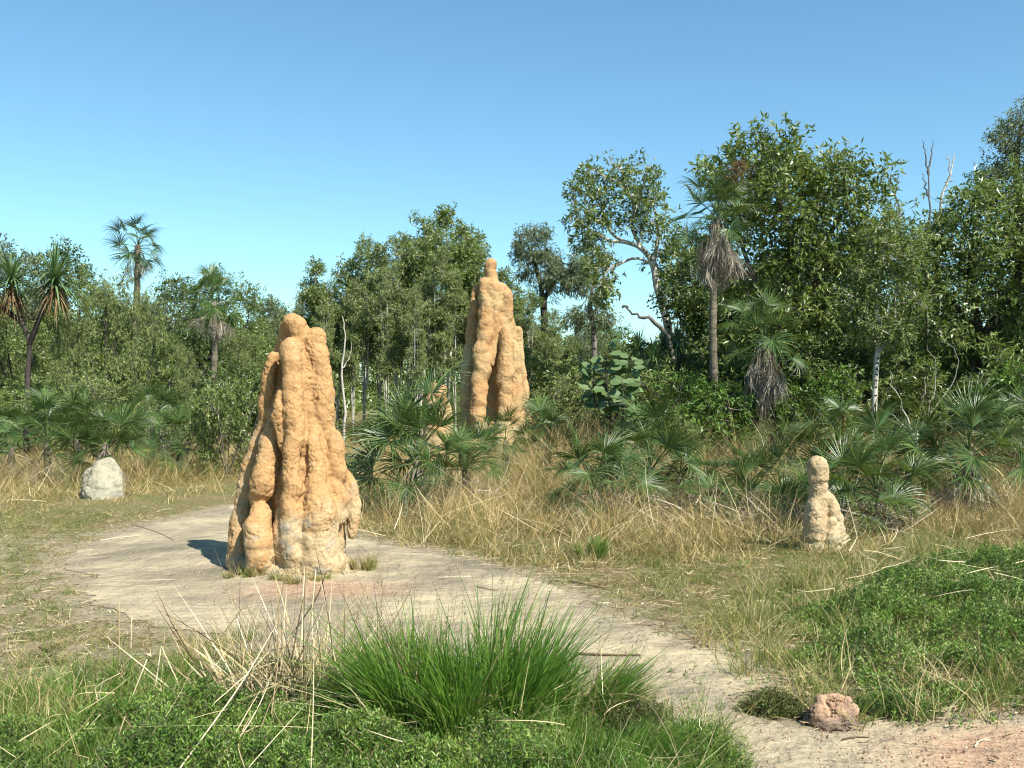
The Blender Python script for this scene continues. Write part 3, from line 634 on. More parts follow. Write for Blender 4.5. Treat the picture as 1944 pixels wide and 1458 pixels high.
# --- thin drooping trees right of the tall mound
Y=40.
px_tree('tree',1035,Y,[[(1040,gy(Y)),(1040,700),(1035,640),(1030,560),(1015,500),(1000,460)],[(1030,570),(1055,530),(1070,500)],[(1035,690),(1060,640)]],
 [(1000,450,22),(1025,445,20),(985,475,18),(1015,490,28),(1045,490,22),(1000,510,18),(1060,520,24),(1035,540,22),(1085,540,22),(1100,500,20),(1110,540,20)],
 'thin dark-trunked tree with drooping grey-green leaves just right of the tallest mound',seed=27,depth=0.6,nattr=450,nleaf=9000,leaf_mat=M['leaf_grey'],bark_mat=M['bark_dark'],leafL=0.18,leafW=0.04,trunk_r=0.15,step=0.25,kill=0.35,droop=0.9)
px_tree('tree',1125,46,[[(1125,gy(46)),(1128,650),(1120,580),(1130,520)]],
 [(1120,470,22),(1145,480,20),(1110,520,26),(1140,540,22),(1120,580,26),(1150,600,22),(1095,600,24)],
 'faint drooping tree farther back under the crooked tree',seed=28,depth=0.6,nattr=350,nleaf=6000,leaf_mat=M['leaf_grey'],bark_mat=M['bark_grey'],leafL=0.2,leafW=0.045,trunk_r=0.13,step=0.3,kill=0.4,droop=0.9)

# --- templates for the woodland (unit: metres, about 8 m slender, 6 m broad)
def tmpl_slender(seed, h=8.0, leaf='leaf_mid', bark='bark_pale', n=11000, wid=1.0, low=0.43, stems=3, L=0.135):
    r=rs(seed); T=[]; B=[]
    for s in range(stems):
        a=r.uniform(0,6.28); sp=0.0 if s==0 else r.uniform(0.25,0.6)
        top=np.array([math.cos(a)*sp,math.sin(a)*sp,h*r.uniform(0.72,0.86)])
        st=[0,0,0] if s==0 else [0,0,h*r.uniform(0.02,0.2)]
        mid=[top[0]*0.4+r.uniform(-.15,.15),top[1]*0.4+r.uniform(-.15,.15),h*0.4]
        T.append([st,mid,top])
    z=h*low
    while z<h*0.95:
        t=(z/h-low)/(1-low); w_=wid*(0.45+0.75*math.sin(math.pi*min(1,t*0.8+0.18)))
        for _ in range(2):
            a=r.uniform(0,6.28); q=w_*r.uniform(0.1,0.75); B.append([math.cos(a)*q,math.sin(a)*q,z+r.uniform(-.2,.2),w_*r.uniform(0.32,0.5)])
        z+=0.42
    B.append([T[0][-1][0],T[0][-1][1],h*0.94,0.35*wid])
    return tree_meshes('slender',T,B,nattr=800,nleaf=n,leaf_mat=M[leaf],bark_mat=M[bark],leafL=L,leafW=L*0.36,trunk_r=0.065,step=0.22,kill=0.33,seed=seed,clump=0.2,wob=0.3)
def tmpl_broad(seed, h=6.5, wid=2.2, leaf='leaf_mid', bark='bark_dark', n=13000, L=0.14, low=0.3):
    r=rs(seed); T=[[[0,0,0],[r.uniform(-.2,.2),r.uniform(-.2,.2),h*0.3],[r.uniform(-.3,.3),r.uniform(-.3,.3),h*0.6]]]
    for s in range(3):
        a=s*2.1+r.uniform(0,1); T.append([[0.05,0,h*0.28],[math.cos(a)*wid*.3,math.sin(a)*wid*.3,h*.5],[math.cos(a)*wid*.5,math.sin(a)*wid*.5,h*.72]])
    B=[]
    for i in range(26):
        a=r.uniform(0,6.28); t=r.uniform(0,1); z=h*(low+(0.93-low)*t); w_=wid*math.sqrt(max(0.05,1-abs(t-0.45)**2*2.6)); q=w_*math.sqrt(r.uniform(0.05,0.7))
        B.append([math.cos(a)*q,math.sin(a)*q,z,r.uniform(0.35,0.7)*wid/2.2])
    return tree_meshes('broad',T,B,nattr=900,nleaf=n,leaf_mat=M[leaf],bark_mat=M[bark],leafL=L,leafW=L*0.38,trunk_r=0.12,step=0.24,kill=0.34,seed=seed,clump=0.24)
def tmpl_shrub(seed, h=2.2, wid=1.3, leaf='leaf_mid', bark='bark_grey', n=5000, L=0.10):
    r=rs(seed); T=[[[0,0,0],[0.05,0,h*0.25],[0,0.1,h*0.6]]]
    for s in range(4):
        a=s*1.6+r.uniform(0,1); T.append([[0,0,0.05],[math.cos(a)*wid*.3,math.sin(a)*wid*.3,h*.35],[math.cos(a)*wid*.6,math.sin(a)*wid*.6,h*.65]])
    B=[]
    for i in range(16):
        a=r.uniform(0,6.28); t=r.uniform(0,1); z=h*(0.2+0.7*t); q=wid*math.sqrt(r.uniform(0.02,0.8))*(1-0.35*t)
        B.append([math.cos(a)*q,math.sin(a)*q,z,r.uniform(0.25,0.45)])
    return tree_meshes('shrub',T,B,nattr=500,nleaf=n,leaf_mat=M[leaf],bark_mat=M[bark],leafL=L,leafW=L*0.4,trunk_r=0.035,step=0.14,kill=0.2,seed=seed,clump=0.14)

SL=[tmpl_slender(31,low=.5),tmpl_slender(32,stems=4,wid=1.15),tmpl_slender(33,stems=4,low=0.42,leaf='leaf_pale'),tmpl_slender(34,leaf='leaf_pale',wid=0.9)]
BR=[tmpl_broad(41),tmpl_broad(42,leaf='leaf_dark'),tmpl_broad(43,leaf='leaf_grey',L=0.15),tmpl_broad(44,leaf='leaf_pale',low=0.2)]
SH=[tmpl_shrub(51),tmpl_shrub(52,leaf='leaf_bright',L=0.13),tmpl_shrub(53,leaf='leaf_pale',L=0.09),tmpl_shrub(54,leaf='leaf_dark',L=0.12)]
H_SL=[8.0]*4
rg=rs(77)
def row(kind, temps, hh, items, label, group, cat='tree'):
    for it in items:
        px,top,Y,k=it[:4]; wx=it[4] if len(it)>4 else 1.0; lb=it[5] if len(it)>5 else label
        H=CH-(top-HY)/F*Y; s=H/hh[k]; x=(px-CX)/F*Y
        put_tree(kind,temps[k],x,Y,lb,cat,group,rz=rg.uniform(0,6.28),sc=(s*wx,s*wx,s))
row('slender_tree',SL,H_SL,[(598,488,33,0),(575,545,36,2,1,'lower slender tree at the left end of the central stand'),(640,520,35,1),(692,440,34,1,.95,'slender tree with a pointed crown left of the highest in the central stand'),(722,480,36,0),(755,440,33,2),
   (800,398,34,1,1.1),(848,386,35,0,1.15,'highest slender tree of the central stand, left of the tallest mound'),(882,415,37,1,.9),(825,470,31,2,.9),(670,530,31,2,.8),(735,500,30.5,2,.75),(790,540,30,2,.7),(775,500,38,0),(865,500,31.5,3,.8),(905,470,39,0,.9),(620,560,30,3,.8)],
   'slender pale-stemmed tree in the dense central stand','slender trees of the central stand')
row('slender_tree',SL,H_SL,[(960,505,34,0,1.1,'leafy green tree directly behind the knob of the tallest mound'),(1005,545,36,1,1.1),(1045,585,38,2),(985,590,33,3,.9),(1060,630,44,0),(1090,640,40,1)],
   'green tree in the stand right of the tallest mound','trees right of the tallest mound')
row('tree',BR,[6.5]*4,[(22,455,42,2,.9,'grey-green tree behind the left-hand pandanus'),(110,458,45,1,1),(165,490,44,0,.9),(30,560,32,0,.9),(375,493,36,1,.95,'dark round-crowned tree behind the shorter left palm'),(430,515,40,0,.8),(330,525,42,2,.8),
   (480,590,46,0,.9),(540,570,50,2,.9),(505,560,58,1,.9),(250,560,40,1,.9),(130,590,34,1,.8),(300,610,34,0,.8),(-60,500,36,1,1)],
   'round-crowned tree in the woodland at the left','woodland trees at the left')
row('tree',BR,[6.5]*4,[(195,505,25.5,3,.62,'pale feathery young tree left of the tall left palm trunk'),(265,535,26,3,.55,'pale green young tree in front of the tall left palm trunk'),(120,585,24.5,3,.55,'pale green young tree right of the pandanus'),(345,640,25,3,.45,'bright leafy young tree around the shorter left palm'),(500,620,30,0,.6,'green tree just left of the top of the big orange mound'),(455,610,29,3,.6,'pale green tree between the shorter left palm and the big mound')],
   'pale green young tree','pale young trees at the left')
row('tree',BR,[6.5]*4,[(1120,610,52,2,.9),(1180,640,50,0,.9),(1160,600,60,1,1),(1230,640,44,1,.8),(1020,600,60,2,1),(1560,420,32,1,1),(1700,470,28,0,.9,'green tree between the two big right-hand trees, behind the sapling'),(1660,560,25,1,.7,'dark tree in the gap behind the white-stemmed sapling'),(1780,560,30,1,.9),(1450,480,34,1,1),(1960,500,30,1,1),(2060,420,30,0,1)],
   'tree partly hidden in the woodland at the right','woodland trees at the right')
# far wood
def far_wood():
    r=rs(88); mb=MB()
    for i in range(150):
        Yd=r.uniform(58,105); px=r.uniform(-250,2200); x=(px-CX)/F*Yd
        top=r.uniform(565,640) if not (930<px<1330) else r.uniform(610,650)
        if px>1380: top=r.uniform(500,600)
        H=CH-(top-HY)/F*Yd; wd=H*r.uniform(0.22,0.36); n=950
        nb=9; bc=np.stack([x+r.uniform(-wd,wd,nb)*.8,Yd+r.uniform(-wd,wd,nb),H*r.uniform(0.22,0.9,nb)],1); br=wd*r.uniform(0.35,0.6,nb)
        bi=r.randint(0,nb,n); d=nrm(r.normal(size=(n,3)))*r.uniform(0.3,1,(n,1))**0.5
        P=bc[bi]+d*br[bi][:,None]; D=d+r.normal(size=(n,3))*0.6; D[:,2]-=0.3
        P=P[P[:,2]>0.1]; D=D[:len(P)]
        D=np.concatenate([D,r.normal(size=(260,3))]); P=np.concatenate([P,np.stack([x+r.normal(size=260)*wd*1.6,Yd+r.normal(size=260)*wd,np.abs(r.normal(size=260))*1.0+.1],1)])
        leaves(mb,P,D,0.36*r.uniform(.6,1.2,len(P)),0.17,np.clip(r.normal(0.45,0.2)+r.normal(size=len(P))*0.15,0,1),r)
        cones(mb,[[x,Yd,0]],[[x+r.uniform(-.4,.4),Yd,H*0.75]],[0.14],[0.04],sides=6,mat=1)
    tag(link('distant_wood',mb.mesh('distant_wood',[M['leaf_mid'],M['bark_grey']],smooth=False)),'far-off woodland closing the view behind the nearer trees','woodland',kind='stuff')
far_wood()
# undergrowth shrubs
row('shrub',SH,[2.2]*4,[(20,700,26,0,1.3),(90,690,28,2,1.2),(165,700,24,0,1),(230,710,23,2,1),(330,690,27,0,1.2),(360,740,21,2,.8),(470,690,26,3,1.1),(540,690,30,2,1.2),(-40,720,22,0,1.2),(300,720,30,3,1.2),(130,720,32,3,1.5),(520,640,38,0,1.4),(220,660,36,0,1.5),(60,650,38,2,1.5)],
   'leafy shrub in the undergrowth at the left','undergrowth shrubs at the left','shrub')
row('shrub',SH,[2.2]*4,[(432,710,18.5,0,.7,'dark large-leaved bush beside the left flank of the big orange mound')],'','undergrowth shrubs at the left','shrub')
row('shrub',SH,[2.2]*4,[(690,780,30,2,1),(740,750,42,0,1.3),(620,750,36,3,1.2),(800,750,44,0,1.3),(860,750,40,2,1.3),(1040,660,32,0,1.4),(1080,690,28,2,1.1),(1020,720,27,2,1),(1120,680,36,0,1.6)],
   'leafy shrub in the undergrowth at the centre','undergrowth shrubs at the centre','shrub')
row('shrub',SH,[2.2]*4,[(1230,680,21,0,1.1,'small round bright-leaved bush under the blue-green pandanus'),(1290,690,22,3,1.2),(1350,700,19,1,1,'bright green bush at the foot of the skirted tall palm'),(1400,660,23,3,1.2),(1540,700,18.5,1,.9,'bright leafy bush between the skirted short palm and the white-stemmed sapling'),(1520,650,22,3,1.3),(1600,650,22,2,1.1),(1700,690,21,2,1.1),(1760,680,20,0,1),(1850,680,20,3,1.2),(1930,690,18,1,1),(1990,680,18,3,1.2),(1640,700,24,0,1.2),(1320,640,25,3,1.4),(1470,620,25,3,1.4),(1780,620,24,3,1.4),(1580,600,26,3,1.4),(1880,620,24,3,1.4),(1700,620,27,0,1.4),(1180,660,30,3,1.2),(1250,620,30,3,1.3),(1430,790,17.5,2,.6),(1300,780,17,2,.6)],
   'dark leafy shrub in the undergrowth at the right','undergrowth shrubs at the right','shrub')

# ------------------------------------------------------------------ palms
def fan_frond(seed, mat='palm', pet=0.55, fan=0.55, spread=118, nseg=26, dead=False, hinge=-20):
    r=rs(seed); mb=MB()
    P=spline([[0,0,0],[pet*0.5,0,0.07*pet],[pet,0,0]],7) if not dead else spline([[0,0,0],[pet*.5,0,0.02],[pet,0,0]],5)
    tube(mb,P,np.linspace(0.011,0.006,len(P)),sides=4,r=0.6 if not dead else 0.4)
    hub=np.array([pet,0,0.]); th=np.radians(np.linspace(-spread,spread,nseg)+r.uniform(-2,2,nseg)); hg=rad(hinge); ch,sh=math.cos(hg),math.sin(hg)
    for k,a in enumerate(th):
        L=fan*(0.74+0.26*math.cos(a*0.75))*r.uniform(0.86,1.08)
        S=np.array([-math.sin(a),math.cos(a),0]); d=np.array([math.cos(a),math.sin(a),0.0]); cup=(0.15+0.35*abs(math.sin(a))) if not dead else .5
        n=6; t=np.linspace(0,1,n+1)
        dr=r.uniform(0.15,0.5) if not dead else r.uniform(0.0,0.4)
        C=np.outer(t*L,d)+np.outer(cup*L*t*(1-0.5*t)-dr*L*np.maximum(t-0.5,0)**2*3,[0,0,1])+np.outer(t**2*r.normal()*.04,S)
        dt=2*math.radians(spread)/nseg
        wv=np.minimum(t*L*dt*0.5*1.02,(1-t**1.6)*0.0115+0.0005)
        if dead: C+=r.normal(size=(n+1,3))*0.014*t[:,None]; wv=wv*0.75
        fz=(wv*0.6) if not dead else wv*1.0
        V=np.concatenate([C-np.outer(wv,S)+np.outer(fz,[0,0,1]),C,C+np.outer(wv,S)+np.outer(fz,[0,0,1])]); m=n+1
        V=np.stack([V[:,0]*ch-V[:,2]*sh,V[:,1],V[:,0]*sh+V[:,2]*ch],1)+hub
        Q=[[i,i+1,m+i+1,m+i] for i in range(n)]+[[m+i,m+i+1,2*m+i+1,2*m+i] for i in range(n)]
        mb.add(V,quads=Q,r=float(np.clip(r.normal(0.5,0.2),0,1)))
    return mb.mesh('frond',[M[mat]],smooth=False)
FR=[fan_frond(61,hinge=-18),fan_frond(62,spread=132,nseg=34,hinge=-40),fan_frond(63,spread=105,nseg=28,fan=0.62,hinge=5),fan_frond(64,spread=122,nseg=32,pet=0.72,hinge=-30),fan_frond(68,spread=112,nseg=30,pet=0.5,fan=.6,hinge=-58),fan_frond(69,spread=95,nseg=26,pet=0.62,fan=.5,hinge=15)]
DF=[fan_frond(65,mat='dead_frond',pet=0.30,fan=0.62,spread=26,nseg=20,dead=True,hinge=-12),fan_frond(66,mat='dead_frond',pet=0.28,fan=0.66,spread=17,nseg=16,dead=True,hinge=-20),fan_frond(67,mat='dead_frond',pet=0.34,fan=0.58,spread=36,nseg=20,dead=True,hinge=-5)]
def palm(name, px, Y, crown_px, label, size=1.0, nf=15, nd=8, lean=0, seed=0, group='low fan palms', tr=0.06, elev=(-25,85), deadlen=1.0, cat='palm', stalk=False, up=0):
    r=rs(seed+900); x=(px-CX)/F*Y; zc=max(0.12,CH-(crown_px-HY)/F*Y); z0=float(gz(x,Y))
    e=empty(name,(x,Y,z0),label,cat,group)
    mb=MB(); n=max(5,int(zc/0.09)); t=np.linspace(0,1,n)
    cx=lean*t**1.5+0.03*np.sin(t*5+seed)*zc/3; P=np.stack([cx,0.02*np.sin(t*4),-0.05+t*(zc+0.05)],1)
    rr=tr*(1.15-0.3*t)*(1+0.10*(np.arange(n)%2))
    tube(mb,P,rr,sides=9,jit=0.12,rng=r); link('trunk',mb.mesh('palm_trunk',[M['palm_trunk']]),e)
    top=Vector((P[-1][0],0,zc))
    def mat4(az,el,roll,s,off):
        return Matrix.Translation(top+off)@Matrix.Rotation(az,4,'Z')@Matrix.Rotation(-el,4,'Y')@Matrix.Rotation(roll,4,'X')@Matrix.Scale(s,4)
    for i in range(nf):
        az=i*2.39996+r.uniform(-.25,.25); f=(i+0.5)/nf; el=rad(elev[1]+(elev[0]-elev[1])*f**0.85+r.uniform(-14,14)); 
        fm=FR[r.randint(len(FR))]
        m=mat4(az,el,r.uniform(-.9,.9),size*r.uniform(0.75,1.1),Vector((0,0,-0.12*f*min(zc,1))))
        # blade turned relative to the petiole
        link('frond',fm,e,mw=m)
    for i in range(nd):
        az=i*2.39996+1+r.uniform(-.3,.3); el=rad(r.uniform(-95,-70) if stalk else r.uniform(-88,-50)); 
        zo=(0.0-r.uniform(0,0.5)*deadlen) if stalk else -0.1-r.uniform(0,.12)
        link('dead_frond',DF[r.randint(3)],e,mw=mat4(az,el,r.uniform(-1.5,1.5),size*deadlen*r.uniform(0.8,1.15),Vector((math.cos(az)*tr*(2.0 if stalk else .8),math.sin(az)*tr*(2.0 if stalk else .8),zo))))
    return e
tall='tall fan palms'
palm('tall_fan_palm',1352,20,415,'tallest palm at the right, a thick skirt of dead grey fronds under its crown',size=1.02,nf=26,nd=44,seed=1,group=tall,tr=0.075,elev=(-30,88),deadlen=1.0,lean=0.12,stalk=True)
palm('tall_fan_palm',1450,18.6,640,'shorter palm with a long hanging skirt of pale dead fronds, right of the tallest palm',size=.95,nf=20,nd=36,seed=2,group=tall,tr=0.065,elev=(-30,88),deadlen=1.1,stalk=True)
palm('tall_fan_palm',258,30,465,'tall palm at the left with its crown against the sky',size=1.05,nf=20,nd=7,seed=3,group=tall,tr=0.10,elev=(-45,88))
palm('tall_fan_palm',405,27,575,'shorter left-hand palm with a dark stem, right of the tall left palm',size=1.05,nf=18,nd=12,seed=4,group=tall,tr=0.085,elev=(-45,85),deadlen=0.9)
LP=[(90,17.5,815,1.0,16,6,'low fan palm at the left, in front of the pandanus'),(200,17,820,1.0,15,12,'low fan palm behind the pale grey boulder-like mound'),(290,20,770,.95,13,3,'low fan palm on a short stem behind the grey boulder-like mound to its right'),
 (340,19,825,.95,13,5,'low fan palm between the grey mound and the dark bush'),(20,19,810,.9,12,4,'low fan palm at the left edge'),(145,19.5,790,.9,12,3,'low fan palm between the two front-left palms'),
 (792,13.6,862,1.25,24,22,'large low fan palm just right of the big orange mound'),(885,14.6,880,.85,12,5,'smaller low fan palm before the foot of the tallest mound'),
 (1040,17,840,.9,11,8,'low fan palm right of the foot of the tallest mound'),(1130,12.6,925,.95,14,12,'low fan palm at the centre right, nearest the dry grass bank'),(1235,13.4,880,1.0,15,8,'low fan palm right of centre, behind the nearest one'),
 (1290,14.2,900,.8,10,8,'low fan palm left of the grassy gap below the tallest palm'),(1190,16.5,850,.8,9,5,'low fan palm below the round-leaved plant'),
 (1430,13.2,930,.95,14,8,'low fan palm left of the small bottle-shaped mound'),(1500,15.5,860,.75,8,5,'low fan palm below the shorter skirted palm'),(1590,15.5,830,1.0,14,6,'low fan palm behind the small bottle-shaped mound, farther back'),
 (1600,11.8,945,1.0,14,8,'low fan palm close behind the small bottle-shaped mound'),(1665,12.3,920,1.05,15,8,'low fan palm right of the small bottle-shaped mound'),(1725,14.2,880,.9,13,6,'low fan palm midway to the right edge'),
 (1840,13.2,850,1.15,18,26,'large fan palm with a thatch of dead grey fronds at the right'),(1930,15.5,830,1.0,14,8,'low fan palm at the right edge'),(1480,12.2,985,.8,10,8,'small fan palm in the shade left of the bottle-shaped mound'),
 (1360,12.6,985,.7,8,10,'small fan palm with mostly dead fronds at the bank edge'),(960,19.5,830,.8,10,5,'small fan palm in front of the tallest mound')]
for i,(px,Y,cp,s,nf,nd,lb) in enumerate(LP):
    palm('fan_palm',px,Y,cp+(22 if px<400 else 8),lb,size=s*.95,nf=int(nf*1.3),nd=nd,seed=20+i,tr=0.06,elev=(-18,84))
# flowering plume on the tallest palm
def plume():
    r=rs(5); e=[o for o in COL.objects if o.name=='tall_fan_palm'][0]
    mb=MB(); n=420; P0=np.array([0.12,-.1,5.25])
    st=spline([P0,P0+[0.18,-.15,0.5],P0+[0.38,-.15,0.85]],6); tube(mb,st,0.012,sides=4,r=0.5)
    P=st[r.randint(2,6,n)]; D=r.normal(size=(n,3)); D[:,2]+=0.5
    blades(mb,P,D,np.array([[0,0,-.5]]).repeat(n,0),r.uniform(0.2,0.42,n),0.008,r.uniform(0,0.6,n),segs=3,rng=r)
    link('flower_plume',mb.mesh('flower_plume',[M['dead_strap']]),e)
plume()

# ------------------------------------------------------------------ pandanus
def pand_head(seed, n=130, L=1.0, mat='pandanus'):
    r=rs(seed); mb=MB(); az=r.uniform(0,6.28,n); el=np.radians(86-100*r.rand(n)**0.85)
    D=np.stack([np.cos(az)*np.cos(el),np.sin(az)*np.cos(el),np.sin(el)],1)
    B=np.zeros((n,3)); B[:,2]=-r.uniform(0.1,0.75,n)*np.abs(np.cos(el))**0.5
    S=nrm(np.cross(D,[[0,0,1]]))
    P=D*0.04; P[:,2]+=r.uniform(-.1,.15,n)
    blades(mb,P,D,B,L*r.uniform(.7,1.1,n),0.045,np.clip(r.normal(.5,.22,n),0,1),segs=6,side=S,taper=1.8)
    return mb.mesh('leaf_head',[M[mat]],smooth=False)
def pand_dead(seed,n=110,L=0.55):
    r=rs(seed); mb=MB(); az=r.uniform(0,6.28,n)
    D=np.stack([np.cos(az)*.6,np.sin(az)*.6,-0.3+r.uniform(-.3,.3,n)],1); B=np.zeros((n,3)); B[:,2]=-r.uniform(.4,.9,n)
    P=np.zeros((n,3)); P[:,2]=-r.uniform(0,.25,n)
    blades(mb,P,D,B,L*r.uniform(.5,1.2,n),0.028,np.clip(r.normal(.5,.25,n),0,1),segs=5,side=nrm(np.cross(D,[[0,0,1]])),taper=2)
    return mb.mesh('dead_leaf_skirt',[M['dead_strap']],smooth=False)
PH=[pand_head(71),pand_head(72)]; PD=[pand_dead(73),pand_dead(74)]
def pandanus(px, Y, stems, heads, label, r0=0.08, sc=1.0, dead=True, ph=None):
    x0=(px-CX)/F*Y; e=empty('pandanus',(x0,Y,float(gz(x0,Y))-0.03),label,'pandanus','pandanus')
    mb=MB(); r=rs(int(px)+3000)
    for s in stems:
        pts=[]
        for a,b,dy in s: v=W(a,b,Y); pts.append([v[0]-x0,dy,v[2]])
        Q=spline(pts,12); tube(mb,Q,np.linspace(r0,r0*0.6,12),sides=8,jit=.1,rng=r)
    link('trunk',mb.mesh('pandanus_trunk',[M['bark_dark']]),e)
    for i,(a,b,dy) in enumerate(heads):
        v=W(a,b,Y); s=sc*r.uniform(.9,1.1)
        link('leaf_head',(ph or PH)[i%2],e,loc=(v[0]-x0,dy,v[2]),rot=(0,0,r.uniform(0,6)),sc=s)
        if dead: link('dead_leaf_skirt',PD[i%2],e,loc=(v[0]-x0,dy,v[2]),rot=(0,0,r.uniform(0,6)),sc=s)
pandanus(50,24,[[(50,gy(24),0),(52,720,0),(56,650,0),(35,600,.1),(18,545,.1)],[(56,650,0),(80,600,-.1),(105,545,-.1)],[(40,610,.1),(-20,570,.3),(-45,540,.3)]],[(18,535,.1),(108,535,-.1),(-45,530,.3)],'forked pandanus with spiky leaf heads and brown hanging leaves at the left edge',r0=0.07,sc=1.25)
pandanus(1250,23,[[(1265,gy(23),0),(1260,740,0),(1240,690,0)],[(1260,740,0),(1290,690,.2),(1290,650,.2)],[(1255,730,0),(1225,690,.1),(1215,660,.1)]],[(1240,680,-.2),(1290,650,.3),(1215,660,.3),(1265,655,.5)],'blue-green spiky pandanus clump below the crooked tree',r0=0.07,sc=.8,dead=False,
  ph=[pand_head(75,n=110,L=.8),pand_head(76,n=110,L=.8)])

# ------------------------------------------------------------------ round-leaved plant
def round_plant():
    r=rs(91); Y=16.; px=1165; x0=(px-CX)/F*Y
    e=empty('round_leaved_plant',(x0,Y,0),'dark plant with big round leaves on upright stems, right of the tallest mound','plant')
    mb=MB(); lf=MB()
    for s in [[(1160,gy(Y),0),(1158,780,0),(1150,700,0),(1160,640,.05)],[(1170,gy(Y),0),(1180,800,-.1),(1185,760,-.15),(1180,725,-.15)],[(1162,800,0),(1130,760,.1),(1130,700,.15)],[(1165,800,0),(1195,740,.1),(1200,680,.1)]]:
        P=np.array([[W(a,b,Y)[0]-x0,d,W(a,b,Y)[2]] for a,b,d in s]); Q=spline(P,30); tube(mb,Q,np.linspace(.018,.006,30),sides=5)
        for k in range(8,30):
          for _ in range(1 if k%3 else 2):
            c=Q[k]; az=r.uniform(0,6.28); D=nrm(np.array([math.cos(az),math.sin(az),r.uniform(-.2,.5)])); L=r.uniform(.13,.23); Wd=L*.82
            base=c+D*0.05
            Nn=nrm(np.array([r.normal()*.7,-0.6+r.normal()*.5,0.8])); S=nrm(np.cross(D,Nn)); Nn=np.cross(S,D)
            a=np.linspace(0,2*math.pi,13)[:-1]
            V=[base+D*L*(0.5-0.5*math.cos(q))+S*Wd*.5*math.sin(q)*(1-.12*math.cos(q))+Nn*(abs(math.sin(q))*.10*L) for q in a]
            V=np.array(V+[base+D*L*.5]); lf.add(V,tris=[[i,(i+1)%12,12] for i in range(12)],r=r.rand())
            tube(mb,[c,base],.004,sides=3,cap=False)
    link('stem',mb.mesh('stem',[M['bark_dark']]),e); link('foliage',lf.mesh('round_foliage',[M['round_leaf']],smooth=True),e)
round_plant()

# ------------------------------------------------------------------ dead trees, bare stems
def dead_tree(px, Y, stems, label, r0=0.05, seed=0, mat='bark_grey'):
    r=rs(seed); x0=(px-CX)/F*Y; e=empty('dead_tree',(x0,Y,float(gz(x0,Y))-.03),label,'dead tree','bare dead trees'); mb=MB()
    for s in stems:
        P=np.array([[W(a,b,Y)[0]-x0,0,W(a,b,Y)[2]] for a,b in s]); Q=spline(P,14); Q[1:-1]+=r.normal(size=(12,3))*.02
        w0=s[0][2] if len(s[0])>2 else 1
        tube(mb,Q,np.linspace(r0,r0*.22,14)*(0.5 if s is not stems[0] else 1),sides=6)
    link('trunk',mb.mesh('dead_trunk',[M[mat]]),e)
dead_tree(1762,25,[[(1765,gy(25)),(1758,600),(1762,450),(1765,380),(1763,320)],[(1763,330),(1757,290),(1752,262)],[(1763,330),(1768,290),(1772,262)],[(1762,370),(1755,345),(1752,325)]],'bare forked dead branch rising highest above the right-hand trees',seed=1)
dead_tree(1800,25.5,[[(1780,gy(25.5)),(1782,560),(1785,400),(1795,350),(1805,330),(1812,290)],[(1795,350),(1803,340),(1812,343)],[(1800,340),(1802,310),(1797,290)]],'bare leaning dead branch just right of the highest dead one',seed=2,mat='bark_pale')
dead_tree(1700,27,[[(1720,gy(27)),(1715,560),(1707,400),(1697,360),(1690,325)],[(1700,365),(1704,345),(1702,320)],[(1697,355),(1688,345),(1686,330)]],'small bare dead tree left of the forked dead branch',seed=3)
dead_tree(1215,27,[[(1290,gy(27)),(1275,660),(1240,608),(1215,600),(1200,592),(1188,580)],[(1190,582),(1184,580),(1180,584)]],'crooked broken dead limb low against the sky under the crooked tree',seed=4,r0=0.08)
dead_tree(1455,18,[[(1455,gy(18)),(1450,850),(1447,800)],[(1455,gy(18)),(1470,840),(1460,790)]],'dark stump-like stem at the foot of the shorter skirted palm',seed=5,r0=.05,mat='bark_dark')
dead_tree(650,29,[[(652,gy(29)),(655,780),(648,700),(655,640),(650,600)],[(650,700),(662,680),(668,650)]],'thin white bare stem just right of the big orange mound',seed=6,r0=.05,mat='bark_pale')
dead_tree(1735,18,[[(1740,gy(18)),(1725,800),(1700,740),(1690,700)],[(1735,830),(1770,760),(1775,690),(1760,650)],[(1735,840),(1765,780),(1810,720),(1815,670),(1795,640)],[(1740,840),(1700,790),(1660,760)]],'spray of thin dry arching twigs before the right-hand trees',seed=7,r0=.018,mat='bark_pale')

